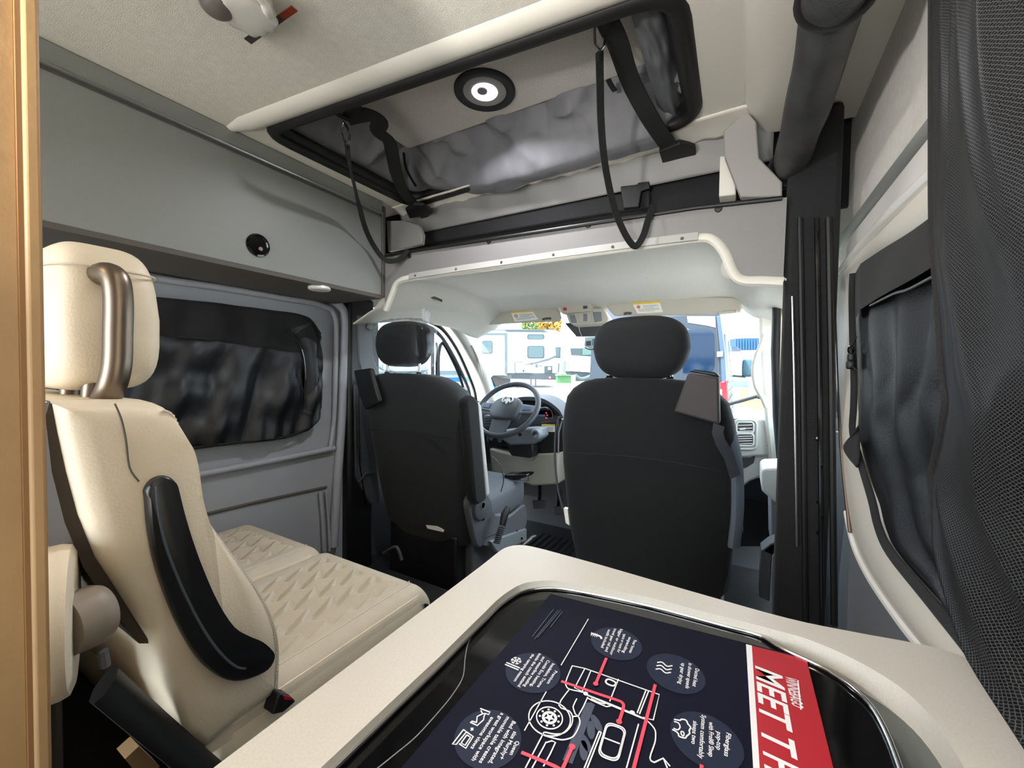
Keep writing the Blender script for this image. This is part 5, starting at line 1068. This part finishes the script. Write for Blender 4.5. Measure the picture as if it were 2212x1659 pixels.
obj('fender', MB().tube(smoothpath([atd(1242, 810, 20.9), atd(1255, 818, 20.9), atd(1272, 814, 20.9), atd(1285, 805, 20.9)], 4), .09, 8), ex_grey, t2)
ex('red_mark', [(1300, 815), (1310, 819), (1300, 822)], 20.8, .1, M['red'], t2)
ub = thing('utility_box', atd(1218, 828, 19), 'pale green utility box on the gravel between the two white campers', 'box')
ex('box', [(1204, 811), (1234, 811), (1234, 828), (1204, 828)], 19, .6, mat('box_green', '#3f6a3c', .6), ub)
ex('box_top', [(1203, 808), (1222, 808), (1235, 810), (1235, 812), (1203, 812)], 18.9, .7, mat('box_green_top', '#5c7f60', .6), ub)
ex('white_side', [(1234, 811), (1243, 810), (1243, 830), (1234, 830)], 19, .4, M['paper'], ub)
obj('post', MB().tube([atd(1216, 806, 18.8), atd(1218, 780, 18.8)], .12, 8), mat('post_green', '#5d6a5d', .6), ub)
# trees beyond
for (x, y, r, h, dd, lb2) in ((1150, 703, 1.9, 'a', 66, 'green tree top showing above the roof of the white travel trailer'), (1188, 701, 1.6, 'b', 56, 'yellow and orange tree top left of the dark mirror shield, above the trailer')):
    c = atd(x, y, dd); tr = thing('tree', V(c.x, c.y, gz(c.y)), lb2, 'tree')
    mb = MB(); rnd = random.Random(ord(h))
    for k in range(420):
        d = V(rnd.gauss(0, 1), rnd.gauss(0, 1), rnd.gauss(0, .8)); d = d.normalized() * r * rnd.uniform(.5, 1) ; p = c + d
        a = V(rnd.uniform(-1, 1), rnd.uniform(-1, 1), rnd.uniform(-1, 1)).normalized() * .32; b2 = a.cross(V(rnd.uniform(-1, 1), .3, 1)).normalized() * .2
        mb.add([p - a, p + b2, p + a, p - b2], [(0, 1, 2, 3)])
    obj('crown', mb, mat('leaf_' + ('green' if h in 'ad' else 'yellow'), '#5f7326' if h in 'ad' else '#957322', .7, var=.3, vscale=2), tr, smooth=0, kind='stuff')
    obj('trunk', MB().tube([V(c.x, c.y, gz(c.y)), c], [.3, .15], 8), mat('bark', '#6b5a48', .9), tr)
# blue van parked ahead, tail towards us
vb = mat('van_blue', '#1a2531', .45, coat=.1); vlt = mat('van_glass', '#0d2036', .08)
vy = 6.3
vn = thing('blue_van', V(-1.3, vy, gz(vy)), 'tall blue van parked ahead with its tail towards the windscreen, red tail light', 'van')
x1 = at(1567, 800, Y=vy).x; zt = 2.55; zb = .02
def vr(px): return ats(px, Y=vy)
obj('body', MB().loft([[V(x, y, z) for x, z in ((-2.2, zb), (x1 - .04, zb), (x1, .25), (x1 + .01, 1.1), (x1 - .06, 1.75), (x1 - .16, 2.45), (x1 - .3, zt), (-2.1, zt))] for y in (vy, vy + .08, vy + 4.2)]), vb, vn, smooth=30)
obj('cab_nose', MB().loft([[V(x, y, z) for x, z in ((-2.1, zb + .1), (x1 - .06, zb + .1), (x1 - .06, z2 * .55), (x1 - .2, z2), (-2.0, z2))] for y, z2 in ((vy + 4.2, 2.4), (vy + 4.9, 1.55), (vy + 5.7, 1.15))]), vb, vn, smooth=30)
dw = obj('rear_window', MB().prism(vr([(1475, 711)] + [(1525, 711), (1536, 714), (1542, 722), (1543, 790), (1538, 801), (1525, 806), (1475, 806)]), (0, -.012, 0)), vlt, vn, bevel=.004)
obj('window_reflection_line', MB().tube(vr([(1528, 750), (1530, 775), (1534, 795), (1540, 801)]), .004, 6), M['black_plastic'], dw)
obj('roof_panel', MB().prism(vr([(1484, 683), (1545, 683), (1546, 708), (1530, 704), (1486, 697)]), (0, -.008, 0)), mat('van_pale', '#7f767e', .4), vn)
obj('corner_trim', MB().prism(vr([(1548, 683), (1556, 683), (1566, 760), (1570, 860), (1560, 860), (1556, 760)]), (0, -.03, 0)), mat('van_light', '#34465a', .5), vn, bevel=.008)
obj('door_gap', MB().tube(vr([(1546, 683), (1552, 760), (1553, 860)]), .006, 6), M['dash_dark'], vn)
obj('hinge', MB().prism(vr([(1549, 760), (1562, 759), (1562, 771), (1549, 772)]), (0, -.05, 0)), mat('hinge_silver', '#6f7a80', .3), vn, bevel=.006)
tl = obj('tail_light', MB().prism(vr([(1555, 826), (1571, 822), (1573, 870), (1571, 896), (1560, 899), (1555, 880)]), (0, -.05, 0)), mat('tail_red', '#d8101c', .2, emit='#d8101c', estr=.25), vn, bevel=.012)
obj('reverse_lens', MB().prism(vr([(1556, 841), (1560, 841), (1560, 870), (1556, 872)]), (0, -.06, 0)), M['paper'], tl)
for k, y in enumerate((vy + 1.1, vy + 2.4, vy + 3.6)):
    obj('side_window', MB().prism([V(x1 + .003 - .06 * 0, y, 1.12), V(x1 + .003, y + .9, 1.12), V(x1 - .062, y + .9, 1.78), V(x1 - .062, y, 1.78)], (.012, 0, 0)), mat('side_glass', '#42586a', .1), vn)
obj('side_pillar', MB().tube([V(x1 + .0, vy + .75, .95), V(x1 - .05, vy + .75, 1.75)], .03, 8), M['dash_grey'], vn)
obj('pillar_cap', MB().sell(V(x1 - .05, vy + .75, 1.78), .045, .045, .04, 1, 1, 12, 8), M['white_metal'], vn)
for k in range(5):
    obj('side_moulding', MB().tube([V(x1 + .015, vy + .5, .35 + .17 * k), V(x1 + .015, vy + 4.1, .38 + .16 * k)], .012, 6), mat('van_light', '#34465a', .5), vn)
mrr = obj('mirror', MB().sell(V(x1 + .28, vy + 4.4, 1.30), .11, .05, .20, .4, .5, 20, 12), mat('mirror_blue', '#335260', .2), vn, smooth=80)
obj('mirror_arm', MB().tube([V(x1, vy + 4.4, 1.12), V(x1 + .25, vy + 4.42, 1.10)], .025, 8), M['dash_dark'], mrr)
for y in (vy + .9, vy + 4.7):
    obj('wheel', MB().lathe([(.1, 0), (.34, 0), (.34, .22), (.1, .22)], V(x1 - .2, y, gz(y) + .35), (1, 0, 0), 20), M['black_rubber'], vn)
# marquee with blue roof, fence and cars far right
mq = thing('marquee', atd(1615, 790, 30), 'far bright blue marquee roof on white posts beside the blue van', 'canopy')
ex('roof', [(1590, 731), (1640, 730), (1640, 756), (1604, 757), (1590, 748)], 30, 2.5, mat('canopy_blue', '#08375f', .5), mq)
for k in range(8):
    x = 1594 + 6 * k
    obj('roof_rib', MB().tube([atd(x, 733, 29.9), atd(x, 755, 29.9)], .03, 6), mat('canopy_rib', '#175485', .5), mq)
ex('fringe', [(1602, 757), (1640, 757), (1640, 762), (1602, 762)], 29.95, .1, M['paper'], mq)
for x in (1607, 1612, 1618, 1626, 1634): obj('post', MB().tube([atd(x, 760, 30), atd(x, 832, 30)], .07, 8), M['white_metal'], mq)
for k in range(3):
    f_ = thing('fence_post', atd(1622 + 8 * k, 850 - 8 * k, 13 + 3 * k), ('nearest', 'middle', 'farthest')[k] + ' of the short white posts in the grass right of the blue van', 'post', 'white posts by the grass')
    obj('post', MB().tube([atd(1622 + 8 * k, 856 - 8 * k, 13 + 3 * k), atd(1622 + 8 * k, 822 - 4 * k, 13 + 3 * k)], .06, 8), M['white_metal'], f_)
    obj('cap', MB().sell(atd(1622 + 8 * k, 821 - 4 * k, 13 + 3 * k), .07, .07, .04, 1, 1, 10, 6), M['paper'], f_)
def patch(name, pts, m, dz): return obj(name, MB().prism([V(p.x, p.y, gz(p.y) + dz) for p in pts], (0, 0, .02)), m, kind='structure', smooth=0)
patch('grass_verge', [V(.3, 7, 0), V(6, 7, 0), V(6, 26, 0), V(-.2, 26, 0), V(-.15, 13, 0)], mat('grass', '#66662a', .95, var=.25, vscale=4), .01)
cr = thing('parked_car', atd(1595, 830, 20), 'small dark car in the distance right of the blue van', 'car')
cq = atd(1604, 836, 25)
obj('body', MB().sell(cq + V(0, 0, .1), .8, 1.9, .55, .5, .5, 20, 10), mat('car_dark', '#54606a', .3), cr)
obj('cabin', MB().sell(cq + V(0, .2, .65), .65, 1.1, .4, .6, .6, 20, 10), mat('car_glass', '#8fa4b4', .1), cr)
wp = thing('wiper_arm', at(1600, 862, Y=2.75), 'grey wiper arm lying across the lower right of the windscreen', 'wiper')
obj('arm', MB().tube([at(1555, 878, Y=2.85), at(1600, 866, Y=2.80), at(1638, 855, Y=2.76)], (.008, .014), 8), M['seat_plastic'], wp)
obj('arm_joint', MB().sell(at(1642, 857, Y=2.76), .02, .014, .014, .8, .8, 12, 8), M['dash_dark'], wp)
# trailer seen through the left door
t3 = thing('side_trailer', atd(960, 840, 13), 'white trailer with a bright blue stripe, seen through the driver door glass', 'trailer')
d3v = ray(960, 800); d3v.z = 0; d3v.normalize()
def ex3(name, px, d, m, par=t3): return obj(name, MB().prism([atd(p[0], p[1], d) for p in px], d3v * 2.2 if name == 'body' else d3v * .1), m, par)
ex3('body', [(780, 705), (1020, 690), (1020, 840), (780, 850)], 13, ex_white)
ex3('grey_band', [(780, 803), (1015, 800), (1015, 808), (780, 811)], 12.9, mat('band_grey', '#5c6a70', .4))
ex3('blue_stripe', [(780, 818), (1015, 815), (1015, 824), (780, 828)], 12.9, mat('stripe_blue', '#0f5a94', .4))
ex3('lower_skirt', [(780, 840), (1015, 835), (1015, 850), (780, 860)], 12.95, ex_grey)
for x in (985, 850): obj('wheel', MB().lathe([(.1, 0), (.34, 0), (.34, .2), (.1, .2)], atd(x, 858, 13), d3v, 20), M['dash_dark'], t3)

# ================================================================== LAMPS ADDED BEHIND THE CAMERA, AND THE ROOF LED
def puck(lab, x, y, power, col, z=1.79):  # ceiling lamps added out of view to brighten the interior
    t = thing('puck_light', V(x, y, z), lab, 'light')
    obj('rim', MB().lathe([(.05, .008), (.052, 0), (.045, -.006), (.04, -.003)], V(x, y, z), (0, 0, 1), 28), M['white_metal'], t)
    obj('lens', MB().lathe([(.041, .0), (.040, -.002), (.0005, -.003)], V(x, y, z), (0, 0, 1), 28), mat('puck_lens', '#ffffff', .4, emit='#fff0dc', estr=6), t)
    area('added_puck_lamp', (x, y, z - .012), .08, power, col, (0, 0, -1))
warm, neut = (1, .74, .48), (1, .96, .92)
puck('unseen round ceiling puck light beside the wardrobe', -.40, -.01, 0.62, (1, .82, .62))  # out of view, placed for the warm light at the wood's top
puck('added round ceiling puck light at the rear above the bench', -1.05, -.45, .8, warm)
puck('added round ceiling puck light at the far rear', -.6, -1.2, .8, neut)
rl_ = thing('fill_lamp', V(-.49, -.22, 1.30), 'small added fill lamp on the wardrobe side, behind the camera', 'lamp')  # lamp added out of view to brighten the right wall and ceiling
obj('base', MB().lathe([(.045, 0), (.045, .012), (.02, .02)], V(-.503, -.22, 1.30), (1, 0, 0), 24), M['white_metal'], rl_)
obj('lens', MB().lathe([(.040, .0), (.038, .004), (.0005, .006)], V(-.486, -.21, 1.31), (.75, .5, .35), 24), mat('puck_lens', '#ffffff', .4, emit='#fff0dc', estr=6), rl_)
area('fill_lamp_light', (-.475, -.20, 1.315), .08, 5.0, (1, .97, .94), (.75, .5, .75))
area('led_lamp', (-.664, .982, 1.905), .07, 2.5, (.97, .96, 1), spread=2.6)
